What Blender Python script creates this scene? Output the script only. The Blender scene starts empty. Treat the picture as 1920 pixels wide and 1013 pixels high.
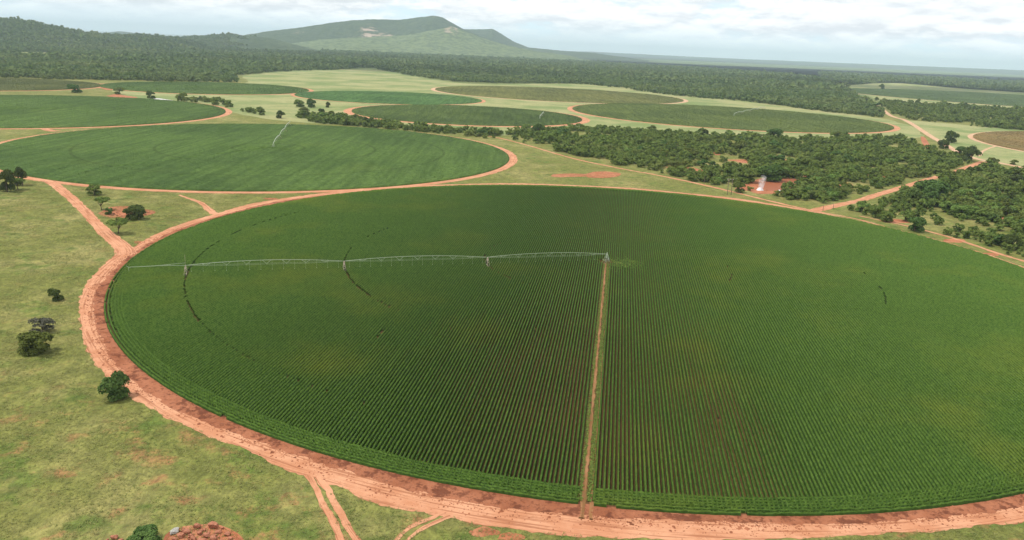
import bpy, math, random
import numpy as np
from mathutils import Matrix, Vector

# ------------------------------------------------------------------ camera, world, sun, exposure
SC = bpy.context.scene
COL = SC.collection
rng = np.random.default_rng(7)
random.seed(7)
CAM_H = 83.0
FPX = 1500.0
PITCH, ROLL = math.radians(15.5), math.radians(2.5)
cp, sp, cr, sr = math.cos(PITCH), math.sin(PITCH), math.cos(ROLL), math.sin(ROLL)
cam_d = bpy.data.cameras.new('camera')
cam = bpy.data.objects.new('camera', cam_d)
COL.objects.link(cam)
SC.camera = cam
cam_d.sensor_width = 36
cam_d.lens = 36 * FPX / 1920
cam_d.clip_start, cam_d.clip_end = 1, 120000
Rv, Uv, Bv = (cr, sr * sp, sr * cp), (-sr, cr * sp, cr * cp), (0, -cp, sp)
cam.matrix_world = Matrix(((Rv[0], Uv[0], Bv[0], 0), (Rv[1], Uv[1], Bv[1], 0), (Rv[2], Uv[2], Bv[2], CAM_H), (0, 0, 0, 1)))

SUN_EL, SUN_AZ = math.radians(64), math.radians(-98)      # azimuth from +Y, clockwise
SC.view_settings.view_transform = 'Standard'
SC.view_settings.look = 'None'
SC.view_settings.gamma = 1
SC.view_settings.exposure = 0.26
SC.render.engine = 'CYCLES'
SC.cycles.use_denoising = True
SC.cycles.max_bounces = 5
SC.cycles.volume_bounces = 2
SC.cycles.transparent_max_bounces = 12

sun_d = bpy.data.lights.new('sun', 'SUN')
sun_d.energy = 2.5
sun_d.angle = math.radians(6)
sun_d.color = (1, 0.955, 0.89)
sun = bpy.data.objects.new('sun', sun_d)
COL.objects.link(sun)
sv = Vector((math.sin(SUN_AZ) * math.cos(SUN_EL), math.cos(SUN_AZ) * math.cos(SUN_EL), math.sin(SUN_EL)))
sun.rotation_euler = sv.to_track_quat('Z', 'Y').to_euler()
sun.location = (0, 0, 400)

W = bpy.data.worlds.new('World')
SC.world = W
W.use_nodes = True


class NT:
    """small node-tree helper"""
    def __init__(self, tree):
        self.t = tree

    def n(self, kind, **kw):
        nd = self.t.nodes.new(kind)
        for k, v in kw.items():
            setattr(nd, k, v)
        return nd

    def link(self, a, b):
        self.t.links.new(a, b)

    def val(self, sock, v):
        if isinstance(v, bpy.types.NodeSocket):
            self.link(v, sock)
        else:
            sock.default_value = v

    def math(self, op, a, b=0.0, c=0.0, clamp=False):
        m = self.n('ShaderNodeMath', operation=op, use_clamp=clamp)
        self.val(m.inputs[0], a)
        self.val(m.inputs[1], b)
        self.val(m.inputs[2], c)
        return m.outputs[0]

    def mix(self, fac, a, b, mode='MIX'):
        m = self.n('ShaderNodeMix', data_type='RGBA', blend_type=mode)
        self.val(m.inputs[0], fac)
        for s, v in ((6, a), (7, b)):
            if isinstance(v, (tuple, list)):
                v = (v[0], v[1], v[2], 1)
            self.val(m.inputs[s], v)
        return m.outputs[2]

    def noise(self, vec, scale, detail=4, rough=.55, off=0.0, stretch=None):
        if off or stretch:
            mp = self.n('ShaderNodeMapping')
            self.link(vec, mp.inputs[0])
            mp.inputs[1].default_value = (off * 13.1, off * 7.7, off * 3.3)
            if stretch:
                mp.inputs[3].default_value = stretch
            vec = mp.outputs[0]
        t = self.n('ShaderNodeTexNoise')
        self.link(vec, t.inputs['Vector'])
        t.inputs['Scale'].default_value = scale
        t.inputs['Detail'].default_value = detail
        t.inputs['Roughness'].default_value = rough
        return t.outputs['Fac']

    def step(self, v, lo, hi, a=0.0, b=1.0):
        m = self.n('ShaderNodeMapRange', interpolation_type='SMOOTHSTEP')
        self.val(m.inputs[0], v)
        m.inputs[1].default_value, m.inputs[2].default_value = lo, hi
        m.inputs[3].default_value, m.inputs[4].default_value = a, b
        return m.outputs[0]


def sky():
    T = NT(W.node_tree)
    W.node_tree.nodes.clear()
    out = T.n('ShaderNodeOutputWorld')
    bg = T.n('ShaderNodeBackground')
    bg.inputs[1].default_value = 0.1
    st = T.n('ShaderNodeTexSky', sky_type='NISHITA')
    st.sun_disc = False
    st.sun_elevation = SUN_EL
    st.sun_rotation = SUN_AZ
    st.altitude = 900
    st.dust_density = 1.5
    tc = T.n('ShaderNodeTexCoord')
    sx = T.n('ShaderNodeSeparateXYZ')
    T.link(tc.outputs['Generated'], sx.inputs[0])
    z = T.math('MAXIMUM', sx.outputs[2], 0.0)
    zz = T.math('ADD', z, 0.25)

    def plane(dz):
        cx = T.n('ShaderNodeCombineXYZ')
        q = T.math('ADD', zz, dz)
        T.link(T.math('DIVIDE', sx.outputs[0], q), cx.inputs[0])
        T.link(T.math('DIVIDE', sx.outputs[1], q), cx.inputs[1])
        return cx.outputs[0]
    P = plane(0.0)
    na = T.noise(P, 3.3, 7, .62, 1.3)
    nb = T.noise(plane(.007), 3.3, 7, .62, 1.3)          # the cloud just above: lit tops, grey bases
    big = T.noise(P, 1.1, 4, .55, 4.1)
    thick = T.math('ADD', T.math('MULTIPLY', na, .6), T.math('MULTIPLY', big, .4))
    cover = T.math('MULTIPLY', T.step(thick, .36, .50), T.step(z, 0.004, 0.04, .15, 1.0))
    lit = T.math('MULTIPLY_ADD', T.math('SUBTRACT', na, nb), 5.0, .55, True)
    lit = T.math('MULTIPLY', lit, T.step(thick, .68, .46, .55, 1.0))
    cloud = T.mix(lit, (7.5, 7.85, 8.3), (11.4, 11.4, 11.3))
    air = T.mix(T.step(z, 0.0, 0.05), (8.3, 9.9, 10.4), (6.9, 8.8, 9.9))
    clear = T.mix(T.step(z, .06, .5), air, st.outputs[0])
    col = T.mix(cover, clear, cloud)
    T.link(col, bg.inputs[0])
    T.link(bg.outputs[0], out.inputs[0])


sky()

# ------------------------------------------------------------------ helpers


def G(*pts):
    """ground points (metres) seen at given photograph pixels: the survey of the place"""
    p = np.array(pts, float)
    x, y = (p[:, 0] - 960) / FPX, -(p[:, 1] - 506.5) / FPX
    xr, yr = cr * x - sr * y, sr * x + cr * y
    d = np.stack([xr, cp + yr * sp, -sp + yr * cp], 1)
    return d[:, :2] * (-CAM_H / d[:, 2])[:, None]


def g1(x, y):
    q = G((x, y))[0]
    return float(q[0]), float(q[1])


def horizon_y(x):
    X = (x - 960) / FPX
    return 506.5 - FPX * (math.tan(PITCH) - sr * X) / cr


def tag(o, label=None, cat=None, group=None, kind=None):
    for k, v in (('label', label), ('category', cat), ('group', group), ('kind', kind)):
        if v:
            o[k] = v
    return o


def make_mesh(name, V, F, mats, smooth=False, attrs=None, mat_idx=None):
    me = bpy.data.meshes.new(name)
    V = np.asarray(V, np.float32).reshape(-1, 3)
    F = np.asarray(F, np.int32)
    n, k = F.shape
    me.vertices.add(len(V))
    me.vertices.foreach_set('co', V.ravel())
    me.loops.add(n * k)
    me.loops.foreach_set('vertex_index', F.ravel())
    me.polygons.add(n)
    me.polygons.foreach_set('loop_start', np.arange(0, n * k, k, dtype=np.int32))
    me.polygons.foreach_set('loop_total', np.full(n, k, np.int32))
    if smooth:
        me.polygons.foreach_set('use_smooth', np.ones(n, bool))
    if mat_idx is not None:
        me.polygons.foreach_set('material_index', np.asarray(mat_idx, np.int32))
    for m in (mats if isinstance(mats, (list, tuple)) else [mats]):
        me.materials.append(m)
    for an, av in (attrs or {}).items():
        a = me.attributes.new(an, 'FLOAT', 'POINT')
        a.data.foreach_set('value', np.asarray(av, np.float32))
    me.update()
    me.validate()
    return me


def add(name, me, parent=None, loc=None):
    o = bpy.data.objects.new(name, me)
    COL.objects.link(o)
    if parent is not None:
        o.parent = parent
    if loc is not None:
        o.location = loc
    return o


class MB:
    """collects quads / tubes / boxes into one mesh"""
    def __init__(self):
        self.v, self.f, self.n = [], [], 0

    def put(self, V, F):
        V = np.asarray(V, float)
        F = np.asarray(F, int)
        self.v.append(V)
        self.f.append(F + self.n)
        self.n += len(V)

    def tube(self, pts, radii, sides=6):
        pts = [Vector(p) for p in pts]
        if not isinstance(radii, (list, tuple)):
            radii = [radii] * len(pts)
        rings = []
        for i, p in enumerate(pts):
            d = (pts[min(i + 1, len(pts) - 1)] - pts[max(i - 1, 0)]).normalized()
            a = d.cross(Vector((0, 0, 1)))
            if a.length < 1e-3:
                a = d.cross(Vector((0, 1, 0)))
            a.normalize()
            b = d.cross(a)
            for k in range(sides):
                t = 2 * math.pi * k / sides
                rings.append(p + (a * math.cos(t) + b * math.sin(t)) * radii[i])
        V = np.array([tuple(r) for r in rings])
        F = []
        for i in range(len(pts) - 1):
            for k in range(sides):
                k2 = (k + 1) % sides
                F.append((i * sides + k, i * sides + k2, (i + 1) * sides + k2, (i + 1) * sides + k))
        for e, s in ((0, -1), ((len(pts) - 1) * sides, 1)):
            for k in range(1, sides - 1, 2):
                k3 = min(k + 2, sides - 1)
                q = (e, e + k, e + k + 1, e + (k + 2) % sides)
                F.append(q if s > 0 else q[::-1])
        self.put(V, F)

    def box(self, c, s, rz=0.0):
        x, y, z = s[0] / 2, s[1] / 2, s[2] / 2
        V = np.array([(i * x, j * y, k * z) for i in (-1, 1) for j in (-1, 1) for k in (-1, 1)], float)
        ca, sa = math.cos(rz), math.sin(rz)
        V = np.stack([V[:, 0] * ca - V[:, 1] * sa, V[:, 0] * sa + V[:, 1] * ca, V[:, 2]], 1) + np.array(c)
        self.put(V, [(0, 1, 3, 2), (4, 6, 7, 5), (0, 4, 5, 1), (2, 3, 7, 6), (0, 2, 6, 4), (1, 5, 7, 3)])

    def mesh(self, name, m, smooth=False):
        return make_mesh(name, np.concatenate(self.v), np.concatenate(self.f), m, smooth)


def hash2(ix, iy, seed=0):
    h = (ix.astype(np.int64) * 374761393 + iy.astype(np.int64) * 668265263 + seed * 1442695041) & 0x7fffffff
    h = ((h ^ (h >> 13)) * 1274126177) & 0x7fffffff
    return ((h ^ (h >> 16)) & 0xffffff) / float(0xffffff)


def vnoise(x, y, seed=0):
    x, y = np.asarray(x, float), np.asarray(y, float)
    ix, iy = np.floor(x), np.floor(y)
    fx, fy = x - ix, y - iy
    fx, fy = fx * fx * (3 - 2 * fx), fy * fy * (3 - 2 * fy)
    a, b = hash2(ix, iy, seed), hash2(ix + 1, iy, seed)
    c, d = hash2(ix, iy + 1, seed), hash2(ix + 1, iy + 1, seed)
    return (a + (b - a) * fx) * (1 - fy) + (c + (d - c) * fx) * fy


def fbm(x, y, seed=0, octs=4):
    s, a, t = 0.0, 1.0, 0.0
    for i in range(octs):
        s = s + a * vnoise(x * 2 ** i, y * 2 ** i, seed + i * 17)
        t += a
        a *= .5
    return s / t


def inside(P, poly):
    x, y = P[:, 0], P[:, 1]
    r = np.zeros(len(P), bool)
    n = len(poly)
    for i in range(n):
        x0, y0 = poly[i]
        x1, y1 = poly[(i + 1) % n]
        c = (y0 > y) != (y1 > y)
        with np.errstate(divide='ignore', invalid='ignore'):
            r ^= c & (x < (x1 - x0) * (y - y0) / (y1 - y0 + 1e-12) + x0)
    return r


def scatter(poly, spacing, jitter=.45):
    poly = np.asarray(poly)
    lo, hi = poly.min(0), poly.max(0)
    X, Y = np.meshgrid(np.arange(lo[0], hi[0], spacing), np.arange(lo[1], hi[1], spacing * .9))
    X = X + (np.arange(X.shape[0]) % 2)[:, None] * spacing * .5
    P = np.stack([X.ravel(), Y.ravel()], 1) + rng.uniform(-jitter, jitter, (X.size, 2)) * spacing
    return P[inside(P, poly)]


def seg_dist(P, line):
    line = np.asarray(line)
    d = np.full(len(P), 1e9)
    for a, b in zip(line[:-1], line[1:]):
        ab = b - a
        t = np.clip(((P - a) @ ab) / (ab @ ab + 1e-9), 0, 1)
        d = np.minimum(d, np.hypot(*(P - a - t[:, None] * ab).T))
    return d


def smooth_line(pts, step=1.0):
    """Catmull-Rom through ground points, resampled"""
    p = np.asarray(pts, float)
    p = np.vstack([2 * p[0] - p[1], p, 2 * p[-1] - p[-2]])
    out = []
    for i in range(1, len(p) - 2):
        n = max(2, int(np.hypot(*(p[i + 1] - p[i])) / step))
        t = np.linspace(0, 1, n, endpoint=False)[:, None]
        a, b, c, d = p[i - 1], p[i], p[i + 1], p[i + 2]
        out.append(.5 * (2 * b + (c - a) * t + (2 * a - 5 * b + 4 * c - d) * t ** 2 + (3 * b - a - 3 * c + d) * t ** 3))
    out.append(p[-2][None])
    return np.vstack(out)


# ------------------------------------------------------------------ materials
def new_mat(name, rough=.9, spec=.2):
    m = bpy.data.materials.new(name)
    m.use_nodes = True
    t = m.node_tree
    b = t.nodes['Principled BSDF']
    b.inputs['Roughness'].default_value = rough
    b.inputs['Specular IOR Level'].default_value = spec
    return m, NT(t), b


def pos(T):
    return T.n('ShaderNodeNewGeometry').outputs['Position']


def bump(T, b, h, strength=.5, dist=.3):
    n = T.n('ShaderNodeBump')
    if isinstance(strength, bpy.types.NodeSocket):
        T.link(strength, n.inputs['Strength'])
    else:
        n.inputs['Strength'].default_value = strength
    n.inputs['Distance'].default_value = dist
    T.link(h, n.inputs['Height'])
    T.link(n.outputs[0], b.inputs['Normal'])


def plain(name, col, rough=.6, metal=0.0, spec=.4, var=.25, scale=2.0):
    m, T, b = new_mat(name, rough, spec)
    b.inputs['Metallic'].default_value = metal
    nz = T.noise(pos(T), scale, 4)
    dk = tuple(c * (1 - var) for c in col)
    lt = tuple(min(1, c * (1 + var)) for c in col)
    T.link(T.mix(nz, dk, lt), b.inputs['Base Color'])
    return m


def leafy(name, dark, light, yellow=None, scale=.5, big=.03, ylo=.58, yhi=.75, trans=.18, rnd=True):
    """foliage: hue varies from leaf to leaf, plant to plant and in broad patches"""
    m, T, b = new_mat(name, .8, .06)
    P = pos(T)
    f = T.noise(P, scale, 3)
    c = T.mix(T.step(f, .3, .7), dark, light)
    if yellow:
        c = T.mix(T.step(T.noise(P, big, 4, .6, 3.3), ylo, yhi, 0, .6), c, yellow)
    if rnd:
        oi = T.n('ShaderNodeObjectInfo')
        hs = T.n('ShaderNodeHueSaturation')
        T.link(T.math('MULTIPLY_ADD', oi.outputs['Random'], .05, .475), hs.inputs['Hue'])
        T.link(T.math('MULTIPLY_ADD', oi.outputs['Random'], .6, .7), hs.inputs['Value'])
        T.link(c, hs.inputs['Color'])
        c = hs.outputs[0]
    T.link(c, b.inputs['Base Color'])
    tr = T.n('ShaderNodeBsdfTranslucent')
    T.link(c, tr.inputs[0])
    mx = T.n('ShaderNodeMixShader')
    mx.inputs[0].default_value = trans
    T.link(b.outputs[0], mx.inputs[1])
    T.link(tr.outputs[0], mx.inputs[2])
    out = T.t.nodes['Material Output']
    T.link(mx.outputs[0], out.inputs[0])
    return m


def ground_mat():
    m, T, b = new_mat('savanna_ground', .95, .1)
    P = pos(T)
    olive, straw, green, red = (.172, .180, .048), (.262, .238, .086), (.095, .150, .028), (.33, .155, .075)
    c = T.mix(T.step(T.noise(P, .028, 6, .6, 1), .43, .67), olive, straw)
    c = T.mix(T.step(T.noise(P, .09, 6, .65, 2), .52, .66, 0, .75), c, green)
    # bare red soil shows through mostly near the road bends in the foreground
    sx = T.n('ShaderNodeSeparateXYZ')
    T.link(P, sx.inputs[0])
    near = T.step(sx.outputs[1], 120, 230, 1, .22)
    c = T.mix(T.math('MULTIPLY', T.step(T.noise(P, .11, 7, .7, 5), .53, .68, 0, .8), near), c, red)
    sp_ = T.noise(P, 1.1, 5, .7, 7, (1, .55, 1))
    c = T.mix(1.0, c, T.mix(T.step(sp_, .3, .7), (.70, .70, .70), (1.22, 1.22, 1.16)), 'MULTIPLY')
    mid = T.noise(P, .22, 5, .65, 11)
    c = T.mix(1.0, c, T.mix(T.step(mid, .35, .65), (.78, .8, .8), (1.15, 1.13, 1.1)), 'MULTIPLY')
    # from about two kilometres the land is bush with paler grazing land in broad belts
    far = T.step(sx.outputs[1], 1500, 2300)
    belt = T.noise(P, .00055, 5, .55, 21, (.55, 1, 1))
    bush = T.mix(T.step(T.noise(P, .012, 5, .6, 8), .4, .6), (.045, .08, .028), (.085, .125, .042))
    bush = T.mix(T.step(belt, .43, .54), bush, (.16, .20, .075))
    c = T.mix(far, c, bush)
    T.link(c, b.inputs['Base Color'])
    bump(T, b, T.math('ADD', T.math('MULTIPLY', sp_, .5), T.noise(P, 3.2, 3, .6)), T.step(sx.outputs[1], 250, 900, .6, .0), .25)
    return m


def meadow_mat():
    m, T, b = new_mat('pale_meadow', .95, .1)
    P = pos(T)
    c = T.mix(T.step(T.noise(P, .010, 6, .62, 2), .38, .60), (.18, .23, .076), (.325, .315, .14))
    c = T.mix(T.step(T.noise(P, .05, 6, .65, 4), .54, .68, 0, .6), c, (.15, .20, .06))
    sp_ = T.noise(P, .35, 5, .7, 7)
    c = T.mix(1.0, c, T.mix(T.step(sp_, .3, .7), (.8, .8, .8), (1.15, 1.15, 1.15)), 'MULTIPLY')
    T.link(c, b.inputs['Base Color'])
    bump(T, b, sp_, .5, .5)
    return m


def dirt_mat(name, base, pale, dark, along=True):
    """red earth; v runs across the road (metres from the centre), u along it"""
    m, T, b = new_mat(name, .95, .1)
    P = pos(T)
    c = T.mix(T.step(T.noise(P, .12, 6, .65, 1), .35, .65), base, pale)
    if along:
        u = T.n('ShaderNodeAttribute', attribute_name='u').outputs['Fac']
        v = T.n('ShaderNodeAttribute', attribute_name='v').outputs['Fac']
        cx = T.n('ShaderNodeCombineXYZ')
        T.link(T.math('MULTIPLY', u, .035), cx.inputs[0])
        T.link(T.math('MULTIPLY', v, 1.0), cx.inputs[1])
        rut = T.noise(cx.outputs[0], 1.5, 5, .6, 3)
        c = T.mix(T.step(rut, .50, .62, 0, .75), c, dark)
        c = T.mix(T.step(rut, .28, .44, .5, 0), c, pale)
        h = T.math('ADD', rut, T.math('MULTIPLY', T.noise(P, 1.5, 5, .7, 2), .6))
    else:
        h = T.noise(P, 1.0, 6, .7, 2)
        c = T.mix(T.step(h, .5, .68, 0, .7), c, dark)
        c = T.mix(T.step(T.noise(P, .28, 5, .7, 6), .50, .60, 0, .8), c, dark)
    c = T.mix(T.step(T.noise(P, .7, 6, .7, 9), .54, .7, 0, .45), c, dark)
    T.link(c, b.inputs['Base Color'])
    bump(T, b, h, .7, .3)
    return m


M = {}
M['ground'] = ground_mat()
M['meadow'] = meadow_mat()
M['road'] = dirt_mat('red_dirt_road', (.49, .215, .112), (.60, .305, .175), (.31, .12, .058))
M['clod'] = dirt_mat('cloddy_red_soil', (.27, .095, .046), (.38, .15, .078), (.12, .038, .02), False)
M['bare'] = dirt_mat('bare_red_soil', (.38, .135, .062), (.46, .20, .105), (.25, .085, .042), False)
M['track'] = dirt_mat('weedy_brown_track', (.26, .125, .05), (.34, .17, .08), (.17, .085, .03))
M['sand'] = dirt_mat('pale_sandy_track', (.52, .32, .19), (.60, .40, .26), (.42, .22, .12))
M['soil'] = plain('field_soil', (.105, .055, .021), .95, 0, .1, .4, .4)
M['far_bush'] = plain('far_bush_plain', (.115, .155, .058), .95, 0, .05, .35, .004)
M['bark'] = plain('bark', (.11, .085, .06), .9, 0, .2, .35, 3)
M['steel'] = plain('galvanised_steel', (.44, .49, .37), .5, .35, .5, .12, 1)
M['rust'] = plain('weathered_tower_steel', (.50, .40, .31), .6, .1, .4, .3, 2)
M['rubber'] = plain('rubber', (.03, .028, .026), .85)
M['wood'] = plain('pole_wood', (.16, .12, .09), .9)
M['rock_red'] = plain('red_boulder', (.36, .15, .09), .95, 0, .1, .65, 2.6)
M['rock_grey'] = plain('grey_boulder', (.40, .38, .34), .9, 0, .2, .45, 1.6)
M['white'] = plain('white_sheet', (.82, .82, .82), .6, 0, .3, .06, 1)
M['maize'] = leafy('maize_leaves', (.058, .118, .018), (.112, .192, .032), (.175, .21, .03), 1.3, .022, .48, .76, .15, False)
M['maize_side_shade'] = leafy('maize_shaded_stalks', (.026, .056, .009), (.048, .090, .014), (.075, .088, .014), 1.3, .022, .58, .76, .05, False)  # stalky row sides: leaf colour darkened, shade between rows painted in
M['weeds'] = leafy('track_weeds', (.10, .15, .03), (.19, .23, .05), None, 1.5, .02, .6, .8, .1, False)
M['tree_a'] = leafy('thorn_tree_leaves', (.090, .135, .028), (.18, .235, .055), (.23, .25, .07), .6, .05)
M['tree_b'] = leafy('dark_tree_leaves', (.050, .085, .020), (.105, .148, .038), None, .7)
M['tree_g'] = leafy('grey_bush_twigs', (.085, .085, .060), (.15, .145, .105), None, .9)
M['thicket'] = leafy('thicket_leaves', (.090, .140, .030), (.19, .245, .058), (.23, .25, .07), .13, .02, .52, .7, .25, False)
M['forest'] = leafy('forest_leaves', (.080, .136, .042), (.165, .222, .070), (.215, .25, .085), .09, .0045, .45, .66, .25, False)
M['tuft'] = leafy('grass_blades', (.16, .185, .05), (.29, .275, .10), (.10, .17, .035), .6, .08, .5, .66, .2, False)

# ------------------------------------------------------------------ survey of the place
FIELDS = {   # name: centre x, y, radius
    'A': (38.4, 317.0, 183.6), 'B': (-192, 619, 186), 'C': (-515, 850, 195), 'D': (-787, 1193, 156), 'E': (-505, 1325, 158),
    'F': (-204, 1285, 145), 'G': (-64, 1023, 143.5), 'H': (76, 1600, 240), 'I': (304, 1195, 225), 'K': (809, 892, 270), 'J': (1503, 2373, 552)}
AC, AR = np.array(FIELDS['A'][:2]), FIELDS['A'][2]


def in_field(P, pad=0.0):
    r = np.zeros(len(P), bool)
    for x, y, q in FIELDS.values():
        r |= np.hypot(P[:, 0] - x, P[:, 1] - y) < q + pad
    return r


# ------------------------------------------------------------------ ground sheets
def build_ground():
    r = np.concatenate([np.linspace(0, 400, 30), np.geomspace(430, 60000, 60)])
    a = np.linspace(0, 2 * math.pi, 97)[:-1]
    R, A = np.meshgrid(r, a, indexing='ij')
    V = np.stack([R * np.sin(A), R * np.cos(A), np.zeros_like(R)], -1).reshape(-1, 3)
    n, k = len(r), len(a)
    i, j = np.meshgrid(np.arange(n - 1), np.arange(k), indexing='ij')
    j2 = (j + 1) % k
    F = np.stack([i * k + j, i * k + j2, (i + 1) * k + j2, (i + 1) * k + j], -1).reshape(-1, 4)[:, ::-1]
    tag(add('ground', make_mesh('ground', V, F, M['ground'])), kind='structure')


def sheet(name, poly_px, z, mat, rough=.0, ground=None, kind='structure'):
    """a flat patch of land with a ragged rim"""
    p = smooth_line(ground if ground is not None else G(*(list(poly_px) + [poly_px[0]])), 4)
    c = p.mean(0)
    if rough:
        d = p - c
        L = np.hypot(d[:, 0], d[:, 1])
        s = fbm(p[:, 0] / (rough * 4), p[:, 1] / (rough * 4), 5) - .5
        p = c + d * (1 + (s * 2 * rough / np.maximum(L, 1)))[:, None]
    import bmesh
    bm = bmesh.new()
    vs = [bm.verts.new((x, y, z)) for x, y in p[:-1]]
    f = bm.faces.new(vs)
    bm.normal_update()
    if f.normal.z < 0:
        f.normal_flip()
    bmesh.ops.triangulate(bm, faces=[f])
    me = bpy.data.meshes.new(name)
    bm.to_mesh(me)
    bm.free()
    me.materials.append(mat)
    return tag(add(name, me), kind=kind)


def ribbon(name, pts, width, z, mat, ragged=.5, closed=False, step=1.0, seed=0, v0=None):
    """road strip along ground points; widths may vary along it; ragged edges; u, v stored for the wheel marks"""
    p = smooth_line(pts, step)
    n = len(p)
    w = np.interp(np.linspace(0, 1, n), np.linspace(0, 1, len(width)), width) if isinstance(width, (list, tuple)) else np.full(n, width)
    d = np.gradient(p, axis=0)
    d /= np.hypot(d[:, 0], d[:, 1])[:, None] + 1e-9
    nn = np.stack([-d[:, 1], d[:, 0]], 1)
    s = np.concatenate([[0], np.cumsum(np.hypot(*np.diff(p, axis=0).T))])
    el = (fbm(s / 3.0, s * 0, seed + 1, 4) - .5) * 2 * ragged
    er = (fbm(s / 3.0, s * 0 + 5, seed + 2, 4) - .5) * 2 * ragged
    K = 7
    t = np.linspace(-1, 1, K)
    off = np.where(t[None] < 0, t[None] * (w / 2 + el)[:, None], t[None] * (w / 2 + er)[:, None])
    V = np.concatenate([p[:, None] + nn[:, None] * off[..., None], np.full((n, K, 1), z)], -1).reshape(-1, 3)
    i, j = np.meshgrid(np.arange(n - 1), np.arange(K - 1), indexing='ij')
    F = np.stack([i * K + j, (i + 1) * K + j, (i + 1) * K + j + 1, i * K + j + 1], -1).reshape(-1, 4)[:, ::-1]
    me = make_mesh(name, V, F, mat, attrs={'u': np.repeat(s, K), 'v': off.ravel() + seed * 3.7})
    return tag(add(name, me), kind='structure')


def annulus(name, c, r0, r1, z, mat, ragged=.5, seed=0, n=1440):
    """ring between radius functions/values r0 < r1"""
    a = np.linspace(0, 2 * math.pi, n, endpoint=False)
    ra = np.full(n, r0, float) if np.isscalar(r0) else r0(a)
    rb = np.full(n, r1, float) if np.isscalar(r1) else r1(a)
    x, y = np.cos(a), np.sin(a)
    k = c[2] / 3 if len(c) > 2 else 60
    rb = rb + (fbm((x + 2) * k * 1.2, (y + 2) * k * 1.2, seed + 3, 4) - .5) * 2 * ragged
    K = 9
    t = np.linspace(0, 1, K)
    R = ra[:, None] + (rb - ra)[:, None] * t
    V = np.stack([c[0] + R * x[:, None], c[1] + R * y[:, None], np.full_like(R, z)], -1).reshape(-1, 3)
    i, j = np.meshgrid(np.arange(n), np.arange(K - 1), indexing='ij')
    i2 = (i + 1) % n
    F = np.stack([i * K + j, i2 * K + j, i2 * K + j + 1, i * K + j + 1], -1).reshape(-1, 4)[:, ::-1]
    U = np.repeat(a * c[2] if len(c) > 2 else a * 180, K)
    me = make_mesh(name, V, F, mat, attrs={'u': U, 'v': R.ravel()})
    return tag(add(name, me), kind='structure')


build_ground()
# pale grazing land among the far fields, from the second field back to the woods
sheet('meadow', [(200, 158), (450, 156), (462, 141), (560, 134), (690, 129), (770, 143), (900, 158), (1100, 157), (1280, 176), (1450, 196),
                 (1650, 222), (1730, 250), (1690, 262), (1500, 262), (1300, 253), (1120, 244), (930, 254), (700, 236), (540, 228), (400, 205), (330, 190), (230, 180)], .02, M['meadow'], 8)
sheet('pasture', [(-160, 96), (0, 97), (90, 99), (165, 104), (120, 107), (0, 104), (-160, 102)], .3, M['meadow'], 10)
sheet('far_pasture', [(1130, 107), (1300, 114.5), (1600, 127), (1990, 143), (1990, 148), (1600, 133), (1450, 127), (1300, 121), (1180, 114)], .4, M['far_bush'], 40)
sheet('clearing', [(1690, 225), (1780, 232), (1900, 243), (1990, 250), (1990, 330), (1900, 312), (1820, 296), (1760, 262)], .02, M['meadow'], 2)
sheet('far_pasture', [(1580, 160), (1680, 156), (1800, 166), (1990, 180), (1990, 200), (1920, 208), (1760, 196), (1640, 184)], .05, M['meadow'], 8)
# red bare patches
sheet('bare_soil', [(1095, 327), (1120, 322), (1160, 324), (1162, 330), (1130, 334), (1102, 333)], .03, M['bare'], 2)
sheet('bare_soil', [(1030, 327), (1060, 325), (1095, 327), (1100, 331), (1060, 333), (1035, 332)], .028, M['bare'], 4)
sheet('bare_soil', [(1444, 291), (1460, 291), (1470, 298), (1495, 306), (1490, 309), (1462, 305), (1445, 298)], .03, M['bare'], 1)
sheet('bare_soil', [(1726, 256), (1734, 258), (1745, 276), (1736, 278), (1728, 266)], .03, M['bare'], 1)
sheet('bare_soil', [(1402, 344), (1425, 335), (1470, 333), (1504, 337), (1494, 350), (1468, 361), (1425, 364), (1404, 358), (1380, 356), (1384, 350)], .03, M['bare'], 2)
sheet('bare_soil', [(1572, 343), (1596, 344), (1598, 354), (1576, 354)], .03, M['bare'], 2)
sheet('bare_soil', [(182, 400), (205, 389), (240, 387), (262, 392), (290, 396), (282, 403), (240, 408), (205, 409)], .03, M['bare'], 2)
sheet('bare_soil', [(200, 180), (216, 177), (240, 180), (258, 183), (250, 186), (215, 184)], .03, M['bare'], 3)
sheet('bare_soil', [(185, 163), (200, 160), (206, 164), (210, 169), (196, 168)], .06, M['bare'], 3)
for k, (x, y, w, h) in enumerate([(905, 998, 40, 12), (955, 1008, 30, 8), (260, 455, 9, 3), (505, 373, 16, 2), (1680, 415, 30, 4), (1790, 452, 30, 4), (1850, 478, 28, 4)]):
    sheet('bare_soil', [(x + w * math.cos(t) * random.uniform(.6, 1.2), y + h * math.sin(t) * random.uniform(.6, 1.2)) for t in np.linspace(0, 6.283, 9)[:-1]], .024 + k * .0006, M['bare'], .8)

# ------------------------------------------------------------------ roads and tracks
outer_px = [(150, 600), (150, 560), (163, 530), (178, 515), (217, 478), (240, 470), (267, 453), (313, 430), (367, 412), (403, 402), (467, 383), (533, 372), (600, 363),
            (700, 353), (853, 346), (973, 344), (1073, 347.5), (1173, 352), (1273, 361), (1380, 372), (1480, 388), (1580, 408), (1680, 432), (1780, 460), (1847, 482), (1920, 505),
            (156, 640), (190, 697), (245, 745), (330, 792), (450, 838), (560, 890), (620, 905), (700, 945), (820, 966), (900, 984), (1000, 999), (1150, 1009), (1400, 1012), (1600, 1006), (1800, 990), (1920, 978)]
og = G(*outer_px) - AC
oa, orr = np.arctan2(og[:, 1], og[:, 0]), np.hypot(og[:, 0], og[:, 1])
od = np.argsort(oa)
oa, orr = oa[od], np.maximum(orr[od], AR + 3.5)


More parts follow.
